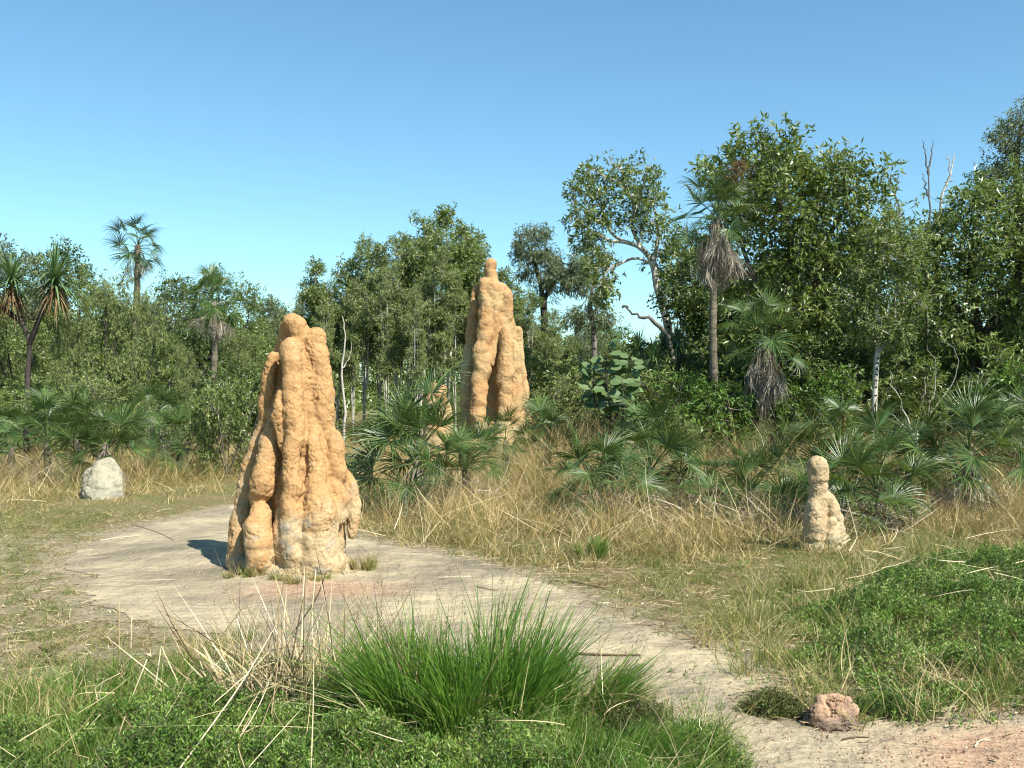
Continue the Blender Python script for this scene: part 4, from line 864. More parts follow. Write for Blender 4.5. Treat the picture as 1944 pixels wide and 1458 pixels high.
# ------------------------------------------------------------------ grasses
def clumped(r, n, ymin, ymax, tufts, spread=0.12, xspan=0.62, pw=1.0):
    ty=ymin+(ymax-ymin)*r.rand(tufts)**pw; tx=r.uniform(-xspan,xspan,tufts)*ty
    k=r.randint(0,tufts,n); s=spread*(0.6+0.8*r.rand(tufts))
    return tx[k]+r.normal(size=n)*s[k], ty[k]+r.normal(size=n)*s[k], k
def nf(x,y,s,o=0): return np.array([noise.noise(Vector((a*s+o,b*s,o))) for a,b in zip(x,y)])
def tall_dry():
    r=rs(101)
    for nm,n,y0,y1,tf,lab in [('dry_grass',105000,8.3,20,3200,'tall golden dry grass on the bank in front of and among the palms'),('dry_grass',45000,19,42,2600,'dry grass farther back between the trees')]:
        mb=MB(); x,y,k=clumped(r,n,y0,y1,tf,0.13 if y0<10 else .25,pw=1.0)
        px,py=proj(x,y); f=interp(px,FRONT)
        ed=(f-py)
        keep=(ed>-6+nf(x,y,1.5,31)*26)&(nf(x,y,.9,33)>-.42)&~inside(HR,x,y)&(np.hypot((x+2.05)/0.95,(y-9.3)/0.9)>1)
        # short at the front edge, taller behind
        tone=r.beta(1.6,1.8,tf)*0.75+0.08
        hgt=r.uniform(.35,1.25,tf)*np.where(r.rand(tf)<.3,.5,1)
        x,y,k,ed,px=x[keep],y[keep],k[keep],ed[keep],px[keep]; n=len(x)
        H=0.78*hgt[k]*np.clip((ed+14)/42,0.25,1)*r.uniform(.45,1.25,n)
        H*=np.where((px>1000)&(y>13.8),1.75,1)*np.where((px>250)&(px<460)&(y<17),0.75,1)
        D=r.normal(size=(n,3))*0.42; D[:,2]=1
        lean=r.normal(size=(tf,3))*0.38; lean[:,2]=0; D+=lean[k]
        B=r.normal(size=(n,3))*0.28; B[:,2]=-np.abs(r.normal(size=n))*0.22
        flat=r.rand(n)<0.10; D[flat,2]=0.25
        R=np.clip(tone[k]+r.normal(size=n)*.17,0,1); gr=r.rand(n)<(0.30*(ed<28)+.20); R[gr]=r.uniform(0,.12,gr.sum())
        wd=(0.0065 if y0<10 else 0.012)*r.uniform(.6,1.3,n)
        P=np.stack([x,y,gz(x,y)-.01],1)
        blades(mb,P,D,B,H,wd,R,segs=3,rng=r,taper=1.5)
        tag(link(nm,mb.mesh(nm,[M['dry_grass']],smooth=False)),lab,'dry grass',kind='stuff')
tall_dry()
def long_stalks():
    r=rs(103); mb=MB(); n=240
    px=r.uniform(680,2050,n); py=r.uniform(955,1055,n); left=r.rand(n)<.12; px[left]=r.uniform(-50,440,left.sum()); py[left]=r.uniform(900,960,left.sum())
    Yd=CH*F/(py-HY); x=(px-CX)/F*Yd
    D=r.normal(size=(n,3))*.75; D[:,2]=np.abs(r.normal(size=n))*.5+.12; B=r.normal(size=(n,3))*.12; B[:,2]=-r.rand(n)*.15
    P=np.stack([x,Yd,gz(x,Yd)+r.uniform(0,.15,n)],1)
    blades(mb,P,D,B,r.uniform(.35,.95,n),r.uniform(.004,.0075,n),r.uniform(.4,1,n),segs=3,rng=r,taper=4)
    tag(link('fallen_stalks',mb.mesh('fallen_stalks',[M['stalk']])),'long pale fallen grass stalks leaning across the bank','dry stalks',kind='stuff')
long_stalks()
def dead_debris():
    """tangle of dead leaves under the palms, dark to deepen the shade there"""
    r=rs(104); mb=MB()
    for (px,Y,cp,s,nf,nd,lb) in LP:
        if Y>16.5: continue
        x=(px-CX)/F*Y; n=260
        P=np.stack([x+r.normal(size=n)*.35,Y+r.normal(size=n)*.3,np.abs(r.normal(size=n))*.12],1)
        D=r.normal(size=(n,3)); D[:,2]=np.abs(D[:,2])*.4; B=r.normal(size=(n,3))*.2
        blades(mb,P,D,B,r.uniform(.2,.55,n),r.uniform(.008,.02,n),r.uniform(0,.8,n),segs=3,rng=r)
    tag(link('palm_litter',mb.mesh('palm_litter',[M['dead_frond']],smooth=False)),'tangle of dead palm leaves on the ground under the low palms','leaf litter',kind='stuff')
dead_debris()
def short_grass():
    r=rs(105); mb=MB(); n=90000
    x,y,k=clumped(r,n,3.6,13.5,4200,0.06,xspan=.6,pw=1.25)
    px,py=proj(x,y); f=interp(px,FRONT); ins=inside(PW,x,y); d=polydist(PW,x,y)
    prob=np.where(ins,np.clip(.16-d*.9,0,1),np.clip(.30+d*.85,0,1))
    prob=np.where(py<f-25,.25,prob)
    prob=np.where(inside(HR,x,y),.3,prob)
    lf=(px<560)&(py>1000)&~ins; prob=np.where(lf,prob*.85+.05,prob)
    tk=r.rand(4200); keep=(tk[k]<prob)&(r.rand(n)<.85)&(np.hypot((x+2.0)/0.85,(y-9.45)/0.62)>1)
    x,y,k,px,py,d=x[keep],y[keep],k[keep],px[keep],py[keep],d[keep]; n=len(x)
    hh=r.uniform(.5,1.2,4200); near=np.clip(d/.8,0.25,1)
    H=(0.055+0.09*near)*hh[k]*r.uniform(.5,1.3,n)
    D=r.normal(size=(n,3))*.55; D[:,2]=1; B=r.normal(size=(n,3))*.4; B[:,2]=-np.abs(r.normal(size=n))*.3
    tone=r.beta(1.4,1.6,4200); tone=np.where(r.rand(4200)<.25,tone*.4,tone)
    R=np.clip(tone[k]+r.normal(size=n)*.15,0,1)
    blades(mb,np.stack([x,y,gz(x,y)],1),D,B,H,r.uniform(.0025,.0055,n),R,segs=3,rng=r)
    tag(link('short_grass',mb.mesh('short_grass',[M['mix_grass']],smooth=False)),'short sparse green and straw grass between path and bank','grass',kind='stuff')
    # litter lying flat
    mb=MB(); n=26000; y=3.6+10.5*r.rand(n)**1.25; x=r.uniform(-.6,.6,n)*y
    px,py=proj(x,y); ins=inside(PW,x,y); d=polydist(PW,x,y); prob=np.where(ins,np.clip(.12-d*.35,.012,1),.95)
    prob=np.where((px<600)&~ins,prob*.55,prob); keep=r.rand(n)<prob; x,y=x[keep],y[keep]; n=len(x)
    a=r.uniform(0,6.28,n); D=np.stack([np.cos(a),np.sin(a)*.7,r.uniform(0,.18,n)],1); B=r.normal(size=(n,3))*.12; B[:,2]=-.02
    S=nrm(np.stack([-np.sin(a),np.cos(a),r.normal(size=n)*.4],1))
    blades(mb,np.stack([x,y,gz(x,y)+.012+r.rand(n)*.012],1),D,B,r.uniform(.03,.17,n)*np.where(r.rand(n)<.06,2.2,1),r.uniform(.003,.008,n),r.beta(1.3,1.3,n),segs=2,side=S,taper=3)
    # dead leaf flakes
    n=9000; y=3.6+9.5*r.rand(n)**1.2; x=r.uniform(-.6,.6,n)*y; ins=inside(PW,x,y); d=polydist(PW,x,y)
    keep=r.rand(n)<np.where(ins,np.clip(.1-d*.4,.01,1),.9); x,y=x[keep],y[keep]; n=len(x); D=r.normal(size=(n,3)); D[:,2]*=.15
    leaves(mb,np.stack([x,y,gz(x,y)+.014],1),D,r.uniform(.015,.05,n),r.uniform(.008,.022,n),r.rand(n),r,up=3)
    tag(link('leaf_litter',mb.mesh('leaf_litter',[M['litter']],smooth=False)),'dry straw and dead leaves scattered on the bare soil','leaf litter',kind='stuff')
short_grass()

# ------------------------------------------------------------------ green herb cover
def sprigs(mb, P, up, r, nl=9, L=0.024, Wd=0.0075, tone=None, stem=True):
    n=len(P); up=nrm(up)
    Pr=np.repeat(P,nl,0); Ur=np.repeat(up,nl,0)
    t=np.tile(np.linspace(0,1,nl),n); az=np.tile(np.arange(nl)*2.4,n)+np.repeat(r.uniform(0,6.28,n),nl)
    h=nrm(np.cross(Ur,np.array([[1,.3,.1]]))); k=np.cross(Ur,h)
    D=h*np.cos(az)[:,None]+k*np.sin(az)[:,None]+Ur*(0.25+0.9*t)[:,None]
    base=Pr-Ur*((1-t)*L*2.3)[:,None]
    m=len(Pr); L=L*np.repeat(r.uniform(.6,1.3,n),nl); leaves(mb,base,D,L*r.uniform(.7,1.2,m)*(1.15-.4*t),Wd*r.uniform(.8,1.2,m),np.clip(np.repeat(tone,nl)+r.normal(size=m)*.1,0,1),r,up=1.2,fold=.15)
    if stem: 
        s=r.rand(n)<.5; S=up[s]+r.normal(size=(s.sum(),3))*.3; cones(mb,P[s]-nrm(S)*r.uniform(.05,.12,(s.sum(),1)),P[s],.0016,.001,sides=3,mat=1,r=r.rand(s.sum()))
def nf(x,y,s,o=0): return np.array([noise.noise(Vector((a*s+o,b*s,o))) for a,b in zip(x,y)])
def herbs():
    r=rs(111); mb=MB(); n=42000
    x=r.uniform(1.3,7.5,n); y=r.uniform(4.9,11.2,n); ins=inside(HR,x,y); d=polydist(HR,x,y)
    px,py=proj(x,y)
    nn=nf(x,y,1.4); d=np.where(ins,np.maximum(d+nf(x,y,2.0,61)*.35,0),d); keep=((~ins)|(d>.03))&(((ins&(r.rand(n)<np.clip(d/.25+.35,0,1)))|(~ins&(r.rand(n)<.5*np.exp(-d/.14))))&(px<2080)&(nn>-.5))
    x,y,d,nn,ins,py=x[keep],y[keep],d[keep],nn[keep],ins[keep],py[keep]; n=len(x)
    H=np.where(ins,np.clip(d/.75,0.12,1),.10)*(.17+.17*nf(x,y,1.3,4)+.20*nf(x,y,3.0,8)); H=np.clip(H,.015,.7)
    z=H*np.where(r.rand(n)<.65,r.uniform(.82,1.08,n),r.uniform(.35,.9,n))+.02
    up=np.stack([r.normal(size=n)*.4,r.normal(size=n)*.4-.1,np.ones(n)],1)
    tone=np.clip(.52+nf(x,y,2.2,12)*.55+r.normal(size=n)*.22,0,1)
    P=np.stack([x,y,z],1); sprigs(mb,P,up,r,tone=tone,L=.031,Wd=.0125)
    w=r.rand(n)<.012; Q=P[w]+[0,0,.012]; m=len(Q)
    tag(link('herb_cover',mb.mesh('herb_cover',[M['herb'],M['herb_stem']],smooth=False)),'bright green leafy ground cover at the right beside the path','ground cover',kind='stuff')
    mb=MB(); n=36000
    x=r.uniform(-2.9,1.1,n); y=r.uniform(3.15,6.0,n); ins=inside(HB,x,y); d=polydist(HB,x,y); px,py=proj(x,y); d=np.where(ins,np.maximum(d+nf(x,y,2.2,63)*.3,0),d)
    keep=((ins&(r.rand(n)<np.clip(d/.3+.3,0,1)*np.clip(.55+px/1400+(py-1400)/300,0.25,1)))|(~ins&(r.rand(n)<.30*np.exp(-d/.34))))&(px>-120)&(nf(x,y,3.1,41)>.12-.45*np.clip(px/900,0,1)-np.clip((py-1360)/200,0,1)*.5)
    x,y,d,ins=x[keep],y[keep],d[keep],ins[keep]; n=len(x)
    H=np.where(ins,np.clip(d/.6,.12,1),.1)*(.20+.035*x+.13*nf(x,y,1.6,5)+.11*nf(x,y,4,9)); H=np.clip(H,.012,.38)
    z=H*np.where(r.rand(n)<.6,r.uniform(.8,1.1,n),r.uniform(.3,.9,n))+.02
    up=np.stack([r.normal(size=n)*.45,r.normal(size=n)*.45,np.ones(n)],1)
    tone=np.clip(.50+nf(x,y,2.5,22)*.45+r.normal(size=n)*.22,0,1)
    sprigs(mb,np.stack([x,y,z],1),up,r,tone=tone,L=.030,Wd=.0080,nl=9)
    tag(link('herb_cover',mb.mesh('herb_cover',[M['herb'],M['herb_stem']],smooth=False)),'green feathery ground cover along the bottom under the dry stalks','ground cover',kind='stuff')
herbs()
def edge_grass(seed=117,tf=2000,fg=False,mat='mix_grass',lab='half-dry grass tufts growing through and around the green ground cover'):
    r=rs(seed); mb=MB()
    ty=r.uniform(3.6,10.5,tf); tx=r.uniform(-.58,.62,tf)*ty
    if fg: ty=r.uniform(3.7,5.9,tf); tx=r.uniform(-.56,.22,tf)*ty
    dh=np.minimum(polydist(HR,tx,ty),polydist(HB,tx,ty)); ih=inside(HR,tx,ty)|inside(HB,tx,ty); px,py=proj(tx,ty)
    ok=((ih&(r.rand(tf)<.55))|(~ih&(dh<.5)&(r.rand(tf)<.8)))&~(inside(PW,tx,ty)&(polydist(PW,tx,ty)>.12))
    tx,ty=tx[ok],ty[ok]; tf=len(tx); n=tf*34; k=np.repeat(np.arange(tf),34)
    x=tx[k]+r.normal(size=n)*.05; y=ty[k]+r.normal(size=n)*.05; D=r.normal(size=(n,3))*.45; D[:,2]=1; B=r.normal(size=(n,3))*.3; B[:,2]=-np.abs(r.normal(size=n))*.25
    hh=r.uniform(.14,.42,tf); hh=np.where(tx<-.2,hh*.75,hh); tone=r.beta(1.3,1.3,tf)
    blades(mb,np.stack([x,y,np.zeros(n)],1),D,B,hh[k]*r.uniform(.4,1.2,n),r.uniform(.003,.006,n),np.clip(tone[k]+r.normal(size=n)*.2,0,1),segs=4,rng=r)
    tag(link('mixed_grass',mb.mesh('mixed_grass',[M[mat]],smooth=False)),lab,'grass',kind='stuff')
edge_grass()
edge_grass(118,900,True,'green_grass','fine bright green grass mixed into the foreground growth')
def herb_bush(px,py,w,h,n,label,seed,tone0=.35,mat='herb'):
    r=rs(seed); x0,y0=G(px,py); e=empty('low_bush',(x0,y0,0),label,'bush','low bushes beside the path')
    a=r.uniform(0,6.28,n); q=np.sqrt(r.rand(n)); X=np.cos(a)*q*w; Yq=np.sin(a)*q*w*.7; Z=h*np.sqrt(np.clip(1-q*q,0.02,1))*r.uniform(.35,1.25,n); X+=r.normal(size=n)*w*.12
    lf=MB(); sprigs(lf,np.stack([X,Yq,Z],1),np.stack([X*2,Yq*2,np.full(n,.35)+r.normal(size=n)*.2],1),r,tone=np.clip(tone0+r.normal(size=n)*.3,0,1),L=.022,Wd=.006,nl=8,stem=False)
    link('foliage',lf.mesh('foliage',[M[mat],M['herb_stem']],smooth=False),e)
    st=MB(); m=420; D=np.stack([r.normal(size=m)*.8,r.normal(size=m)*.6,r.uniform(.3,1.1,m)],1)
    blades(st,np.stack([r.normal(size=m)*w*.35,r.normal(size=m)*w*.25,np.zeros(m)],1),D,r.normal(size=(m,3))*.3,r.uniform(.5,1.1,m)*h*1.1,.003,r.rand(m),segs=3,rng=r)
    link('stem',st.mesh('stem',[M['herb_stem']]),e)
herb_bush(1470,1355,.18,.11,900,'low twiggy bush just left of the reddish clay lump',1,.5,'herb_brown')
herb_bush(1700,1352,.22,.10,700,'low green bush just right of the reddish clay lump',2,.35)
herb_bush(1320,1455,.22,.17,1200,'feathery green bush at the right end of the foreground growth',3,.5)
herb_bush(1215,1410,.20,.20,900,'twiggy bush overhanging the path left of the trail bend',4,.5,'herb_brown')

# ------------------------------------------------------------------ foreground tussock and stalks
def tussock(px,py,n,w,hgt,label,seed,lean=(0,0),width=.005,group='green grass tussocks',mat='green_grass'):
    r=rs(seed); x0,y0=G(px,py); e=empty('grass_tussock',(x0,y0,0),label,'grass tussock',group)
    mb=MB(); nt_=max(5,n//110); ta=r.uniform(0,6.28,nt_); tq=np.sqrt(r.rand(nt_)); tx=np.cos(ta)*tq*w; ty=np.sin(ta)*tq*w*.6
    k=r.randint(0,nt_,n); X=tx[k]+r.normal(size=n)*w*.10; Yq=ty[k]+r.normal(size=n)*w*.08; tl=r.normal(size=(nt_,2))*.16; th=r.uniform(.7,1.12,nt_)
    D=np.stack([X/w*.27+lean[0]+tl[k,0]+r.normal(size=n)*.13,Yq/w*.3+lean[1]+tl[k,1]+r.normal(size=n)*.13,np.ones(n)],1)
    B=np.stack([X/w*.22+r.normal(size=n)*.16,Yq/w*.25+r.normal(size=n)*.16,-np.abs(r.normal(size=n))*.22],1)
    L=hgt*th[k]*(.35+.75*r.rand(n)**.7)
    blades(mb,np.stack([X,Yq,np.full(n,-.01)],1),D,B,L,width*r.uniform(.6,1.35,n),np.clip(r.normal(.5,.22,n)+r.normal(size=nt_)[k]*.1,0,.93),segs=6,rng=r,taper=2.4)
    m=n//4; i=r.randint(0,n,m)
    blades(mb,np.stack([X[i],Yq[i],np.full(m,0.0)],1),D[i]+r.normal(size=(m,3))*.4,B[i]*2.5,L[i]*.75,width*.7,r.choice([.05,.93,1.0,1.0],m),segs=5,rng=r,taper=2.0)
    link('blades',mb.mesh('grass_blades',[M[mat]],smooth=False),e)
    # seed stems
    sm=MB(); m=max(6,n//70); a=r.uniform(0,6.28,m); D=np.stack([np.cos(a)*.45+lean[0]*1.5,np.sin(a)*.3,np.ones(m)],1)
    L=hgt*r.uniform(.85,1.25,m); P=np.stack([np.cos(a)*w*.5,np.sin(a)*w*.3,np.zeros(m)],1); Bv=r.normal(size=(m,3))*.1
    blades(sm,P,D,Bv,L,.0032,r.uniform(0,.5,m),segs=4,rng=r,taper=6)
    tip=P+nrm(D)*L[:,None]+Bv*L[:,None]; k=6; T=np.repeat(tip,k,0)-np.repeat(nrm(D),k,0)*r.uniform(0,.12,(m*k,1)); DD=np.repeat(nrm(D),k,0)+r.normal(size=(m*k,3))*.7
    leaves(sm,T,DD,r.uniform(.02,.04,m*k),.004,r.uniform(0,.4,m*k),r)
    link('seed_stem',sm.mesh('seed_stem',[M['stalk']]),e)
tussock(890,1400,2300,.36,.76,'biggest bright green grass tussock at the bottom centre',1,width=.0085)
tussock(760,1370,900,.17,.55,'narrow green tussock at the left side of the biggest one',2,lean=(-.1,0),width=.007)
tussock(1050,1375,1000,.28,.52,'green tussock leaning right beside the biggest one',3,lean=(.35,0),width=.0065)
tussock(1150,1470,900,.22,.40,'darker grass tussock at the bottom, leaning right toward the path',4,lean=(.45,0),width=.004)
tussock(640,1320,620,.22,.42,'half-dry grass tuft between the tangled stalks and the green tussock',12,group='small grass tufts',mat='mix_grass',width=.005)
tussock(1130,1365,420,.18,.32,'thin half-dry tuft at the path edge right of the green tussocks',13,lean=(.15,0),group='small grass tufts',mat='mix_grass',width=.0035)
tussock(1120,1058,500,.16,.30,'small green grass tuft at the foot of the bank in the centre',5,group='small grass tufts')
tussock(465,1098,700,.16,.15,'short grass tuft at the left foot of the big orange mound',6,group='small grass tufts',mat='mix_grass')
tussock(565,1108,900,.26,.14,'short grass tuft at the front foot of the big orange mound',7,group='small grass tufts',mat='mix_grass')
tussock(690,1085,450,.10,.20,'short grass tuft at the right foot of the big orange mound',8,group='small grass tufts',mat='mix_grass')

def stalks():
    r=rs(121)
    Z=lambda a,b:(a/2.777,960+b/2.777)
    lines=[((1655,800),(1665,340),.009,.95),((950,1383),(1460,620),.010,.9),((1130,1040),(1480,700),.007,.8),((1560,650),(1720,345),.011,.08),((1520,900),(1600,480),.010,.15),((1470,545),(1640,790),.006,.3),((1640,1383),(1650,680),.008,.75),((1700,740),(1960,1110),.007,.85),
     ((1150,1370),(1380,960),.010,.8),((1210,1300),(1440,880),.010,.95),((1290,1383),(1320,1110),.008,.6),((1430,1100),(1470,560),.008,.4),((1380,1000),(1620,470),.006,.5),((1690,400),(1720,720),.006,.7),((1830,460),(1780,800),.006,.6),((1835,470),(1944,700),.004,.3),
     ((1880,470),(1944,640),.005,.2),((1560,1383),(1640,1000),.007,.6),((1520,1200),(1450,1040),.006,.5),((750,1360),(1000,1140),.006,.8),((1900,1050),(1840,880),.006,.6),((1410,770),(1640,740),.007,.2),((1130,930),(1400,760),.007,.15),((1350,1240),(1560,780),.006,.4)]
    e0=W(1600/2.777,1353,5.15); x0=e0[0]; e=empty('dry_grass_clump',(x0,5.15,0),'tangled clump of thick dry pale and dark stalks left of the green tussock','dry grass clump')
    mb=MB()
    for a,b,wd,t in lines:
        pa=Z(*a); pb=Z(*b); yl=lambda p: min(5.15,(CH-.20)*F/(p[1]-HY))+r.uniform(-.08,.05); A=W(pa[0],pa[1],yl(pa)); B_=W(pb[0],pb[1],yl(pb))
        A[2]=max(A[2],0.01) ; lo,hi=(A,B_) if A[2]<B_[2] else (B_,A)
        pts=spline([lo,(lo+hi)/2+r.normal(size=3)*.022,hi],6)-[x0,5.15,0]
        tube(mb,pts,np.linspace(wd*.38,wd*.24,6),sides=5,r=t,rng=r,jit=.1)
    n=330; x=r.normal(size=n)*.20; y=r.normal(size=n)*.1; D=np.stack([x*2+r.normal(size=n)*.35,r.normal(size=n)*.3,np.ones(n)],1)
    blades(mb,np.stack([x,y,np.zeros(n)],1),D,r.normal(size=(n,3))*.2,r.uniform(.18,.80,n),r.uniform(.0035,.0085,n),r.uniform(0,1,n),segs=4,rng=r,taper=4)
    x=r.normal(size=n)*.2; D=r.normal(size=(n,3)); D[:,2]=np.abs(D[:,2])*.5; blades(mb,np.stack([x,y,r.uniform(.05,.3,n)],1),D,r.normal(size=(n,3))*.4,r.uniform(.1,.3,n),.004,r.uniform(.4,1,n),segs=4,rng=r)
    link('stalks',mb.mesh('stalks',[M['stalk']]),e)
    # broken bent stalks standing apart: each its own thing
    bent=[([(660,1100),(775,810)],.008,.9,'straight pale dry stalk leaning right, left of the tangled clump'),([(820,950),(850,740),(990,1050)],.008,.95,'dry stalk bent into a sharp inverted V'),([(520,1060),(500,960),(560,920),(630,885)],.006,.8,'curved pale dry stalk shaped like a hook'),
      ([(1160,700),(1295,515),(1410,680)],.006,.35,'thin dark and pale stalk folded at its top near the clump'),([(630,760),(628,505)],.006,.5,'thin upright brown stalk, leftmost of three over the bare soil'),([(690,750),(695,585)],.006,.8,'thin upright pale stalk, rightmost of three over the bare soil'),([(677,800),(680,578)],.004,.3,'thin upright dark stalk, middle of three over the bare soil'),
      ([(400,1240),(530,1100)],.006,.85,'short pale stalk leaning right at the lower left'),([(590,1320),(660,1110)],.006,.7,'pale stalk leaning right at the bottom left below the hook-shaped one')]
    for pts,wd,t,lb in bent:
        Yd=5.3 if min(p[1] for p in pts)<800 else 5.0
        q=[Z(*p) for p in pts]; Yd=min(Yd,(CH-.02)*F/(q[0][1]-HY)); g0=W(q[0][0],q[0][1],Yd); low=[g0[0],Yd,-.01]
        P=[W(a,b,Yd) for a,b in q]
        if False: P=[np.array(low)+[-(P[1][0]-P[0][0])*.2,0,0]]+P
        P=np.array(P)-np.array([low[0],Yd,0]); 
        seg=[]
        for a,b in zip(P[:-1],P[1:]): seg+=[a*(1-s)+b*s for s in (0,.33,.66)]
        seg.append(P[-1]); m2=MB(); tube(m2,np.array(seg),np.linspace(wd*.5,wd*.35,len(seg)),sides=5,r=t)
        o=link('dry_stalk',m2.mesh('dry_stalk',[M['stalk']]),loc=(low[0],Yd,0)); tag(o,lb,'dry stalk','dry stalks standing apart')
    # thin stems against the sand, centre
    mb=MB(); n=90; px=r.uniform(640,900,n); base=W(760,1340,5.2); x=(px-CX)/F*5.3; y=r.uniform(5.1,5.7,n)
    D=np.stack([r.normal(size=n)*.22,r.normal(size=n)*.15,np.ones(n)],1)
    blades(mb,np.stack([x-base[0],y-5.2,np.zeros(n)],1),D,r.normal(size=(n,3))*.14,r.uniform(.25,.72,n),r.uniform(.002,.005,n),np.clip(r.normal(.4,.25,n),0,1),segs=4,rng=r,taper=4)
    e=empty('dry_grass_clump',(base[0],5.2,0),'thin upright brown grass stems in front of the sandy path, right of the tangled clump','dry grass clump'); link('stalks',mb.mesh('thin_stems',[M['stalk']]),e)
    # loose stalks over the green cover
    mb=MB(); n=260; x=r.uniform(-2.6,.9,n); y=r.uniform(3.9,5.6,n); D=r.normal(size=(n,3)); D[:,2]=np.abs(D[:,2])*.55+.1
    blades(mb,np.stack([x,y,r.uniform(.05,.24,n)],1),D,r.normal(size=(n,3))*.25,r.uniform(.08,.34,n),r.uniform(.002,.0045,n),np.clip(r.normal(.6,.28,n),0,1),segs=4,rng=r,taper=4)
    n=70; px=r.uniform(1560,2050,n); py=r.uniform(1060,1180,n); Yd=CH*F/(py-HY); a=nrm(np.stack([r.normal(size=n)+.6,r.normal(size=n)*.6,r.uniform(-.2,.5,n)],1))
    blades(mb,np.stack([(px-CX)/F*Yd,Yd,r.uniform(.2,.4,n)],1),a,r.normal(size=(n,3))*.12,r.uniform(.15,.5,n),r.uniform(.003,.006,n),np.clip(r.normal(.75,.2,n),0,1),segs=3,rng=r,taper=5)
    tag(link('loose_straw',mb.mesh('loose_straw',[M['stalk']])),'loose dry straws lying over the green ground cover','dry straw',kind='stuff')
stalks()

# ------------------------------------------------------------------ stones, gravel, sticks
def stone(name, px, py, s, label, seed, mat=None, squash=.6):
    bm=bmesh.new(); bmesh.ops.create_icosphere(bm,subdivisions=3,radius=1); r=rs(seed)
    st=Vector((r.uniform(.8,1.3),r.uniform(.7,1.1),squash))
    for v in bm.verts:
        p=v.co.copy(); q=1+.35*noise.noise(p*1.3+Vector((seed,0,0)))+.12*noise.noise(p*4+Vector((0,seed,0)))
        v.co=Vector((p.x*st.x,p.y*st.y,p.z*st.z))*q*s
    me=bpy.data.meshes.new(name); bm.to_mesh(me); bm.free(); me.materials.append(mat or M['stone'])
    x,y=G(px,py); tag(link(name,me,loc=(x,y,float(gz(x,y))+s*squash*.45)),label,'stone','small stones on the trail')
for i,(zx,zy,s,lb) in enumerate([(1430,1020,.020,'palest rounded stone on the soil right of the clay lump'),(1370,1003,.013,'small stone just left of the palest one'),(1170,1040,.016,'tan stone close to the right foot of the clay lump'),(1245,1035,.011,'small pebble between the tan stone and the palest one'),
   (965,1160,.011,'dark small stone on the sand below the clay lump'),(440,1020,.015,'pale stone on the path left of the low twiggy bush'),(1380,1120,.012,'brown stone in the reddish gravel'),(980,1225,.009,'small dark stone near the bottom edge'),(1870,1265,.012,'dark stone in the gravel at the bottom right')]):
    stone('stone',1244+zx/2.777,1000+zy/2.777,s,lb,i+1)
def fallen_leaf(px,py,s,label,seed,mat):
    r=rs(seed); x,y=G(px,py); mb=MB(); a=np.linspace(0,2*math.pi,17)[:-1]
    V=[[math.cos(q)*s*(1+.15*r.normal()),math.sin(q)*s*.6*(1+.15*r.normal()),.35*s*math.cos(2*q)+.4*s] for q in a]+[[0,0,.15*s]]
    mb.add(V,tris=[[i,(i+1)%16,16] for i in range(16)],r=.7)
    tag(link('fallen_leaf',mb.mesh('fallen_leaf',[M[mat]]),loc=(x,y,float(gz(x,y))+.02)),label,'leaf','fallen leaves on the ground')
fallen_leaf(1410,1078,.07,'green fallen leaf on the short grass left of the bottle-shaped mound',1,'leaf_bright')
fallen_leaf(1308,1092,.045,'pale tan fallen leaf on the bare patch beyond the path',2,'dry_grass')
fallen_leaf(1415,1042,.05,'whitish fallen leaf near the shaded foot of the bank',3,'stalk')
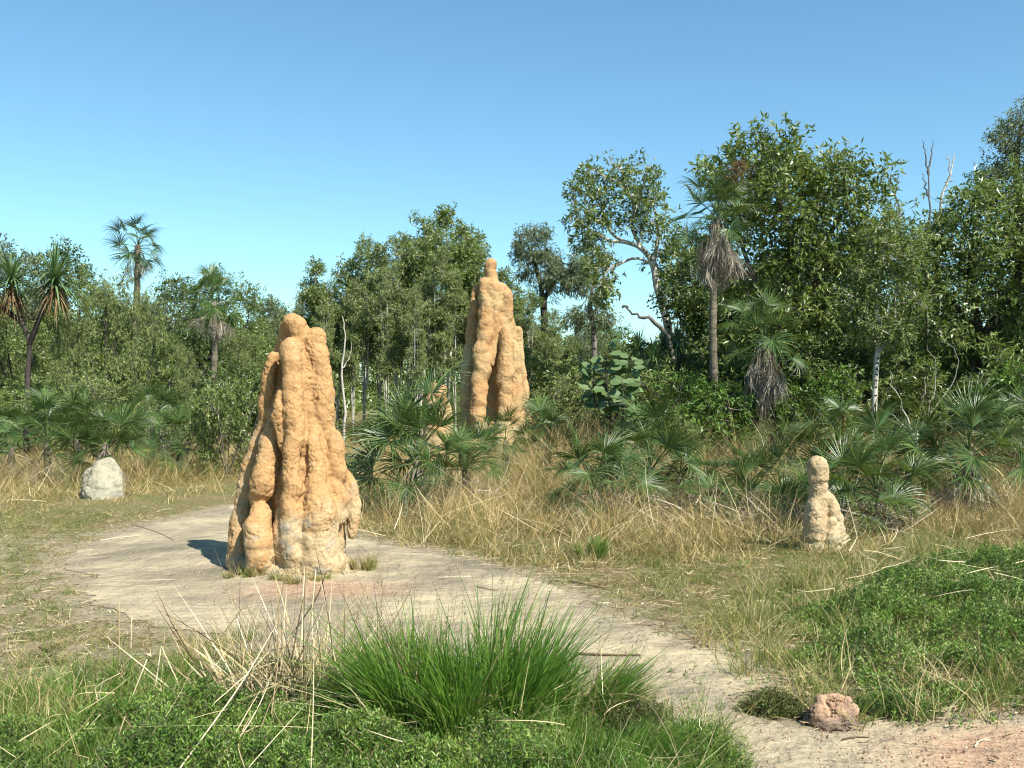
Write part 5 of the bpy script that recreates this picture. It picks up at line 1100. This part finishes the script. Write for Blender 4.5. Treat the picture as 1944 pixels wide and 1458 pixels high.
def gravel():
    r=rs(131); n=2600; y=r.uniform(3.2,5.2,n); x=r.uniform(1.0,3.2,n); px,py=proj(x,y)
    keep=inside(PW,x,y)&(r.rand(n)<np.clip((px-1350)/450,.05,1)*np.clip((py-1365)/60,0,1)); x,y=x[keep],y[keep]
    n2=2200; y2=4.5+6*r.rand(n2)**1.3; x2=r.uniform(-.5,.4,n2)*y2; k=inside(PW,x2,y2); x=np.concatenate([x,x2[k]]); y=np.concatenate([y,y2[k]]); n=len(x)
    o=np.array([[1,0,0],[0,1,0],[-1,0,0],[0,-1,0],[0,0,1],[0,0,-1]],float); s=r.uniform(.0025,.008,n)
    V=o[None]*s[:,None,None]*r.uniform(.6,1.2,(n,6,1))+np.stack([x,y,gz(x,y)+.007],1)[:,None]
    f=np.array([[0,1,4],[1,2,4],[2,3,4],[3,0,4],[1,0,5],[2,1,5],[3,2,5],[0,3,5]]); f=(np.arange(n)[:,None,None]*6+f[None]).reshape(-1,3)
    mb=MB(); mb.add(V.reshape(-1,3),tris=f,r=np.repeat(r.rand(n),6))
    gm=foliage_mat('gravel',[(0,(0.06,0.04,0.03)),(0.4,(0.25,0.13,0.08)),(0.8,(0.42,0.27,0.17)),(1,(0.6,0.52,0.4))],rough=.9,spec=.1,trans=0)
    tag(link('gravel',mb.mesh('gravel',[gm],smooth=False)),'fine reddish gravel on the trail at the bottom right','gravel',kind='stuff')
gravel()
def stick(a,b,wd,t,label,seed,name='fallen_stick'):
    r=rs(seed); A=np.array([*G(*a),0]); B_=np.array([*G(*b),0]); P=spline([A,(A+B_)/2+[r.normal()*.03,r.normal()*.03,0],B_],8); P[:,2]=gz(P[:,0],P[:,1])+wd*.6+.004
    c=P[0].copy(); mb=MB(); tube(mb,P-c,np.linspace(wd*.5,wd*.3,8),sides=6,r=t,jit=.15,rng=r)
    tag(link(name,mb.mesh(name,[M['stalk']]),loc=tuple(c)),label,'stick','sticks on the ground')
for i,a in enumerate([((1090,1250),(1215,1250),.018,.1,'dark stick lying across the path right of the green tussock'),((905,1115),(945,1122),.010,.3,'short brown stick on the sand beyond the green tussock'),((75,1235),(85,1255),.02,.12,'short dark stick on the bare soil at the left'),((1600,1408),(1650,1402),.010,.05,'dark twig on the sand below the clay lump'),
   ((1080,1104),(1150,1118),.018,.2,'brown stick at the right edge of the path beyond the tussock'),((190,1028),(262,1022),.012,.9,'pale straw at the far left edge of the clearing'),((250,1000),(330,1030),.008,.2,'thin dark twig on the far part of the clearing'),((1850,1418),(1880,1405),.010,.85,'pale straw on the reddish gravel')]):
    stick(*a,seed=i+1)
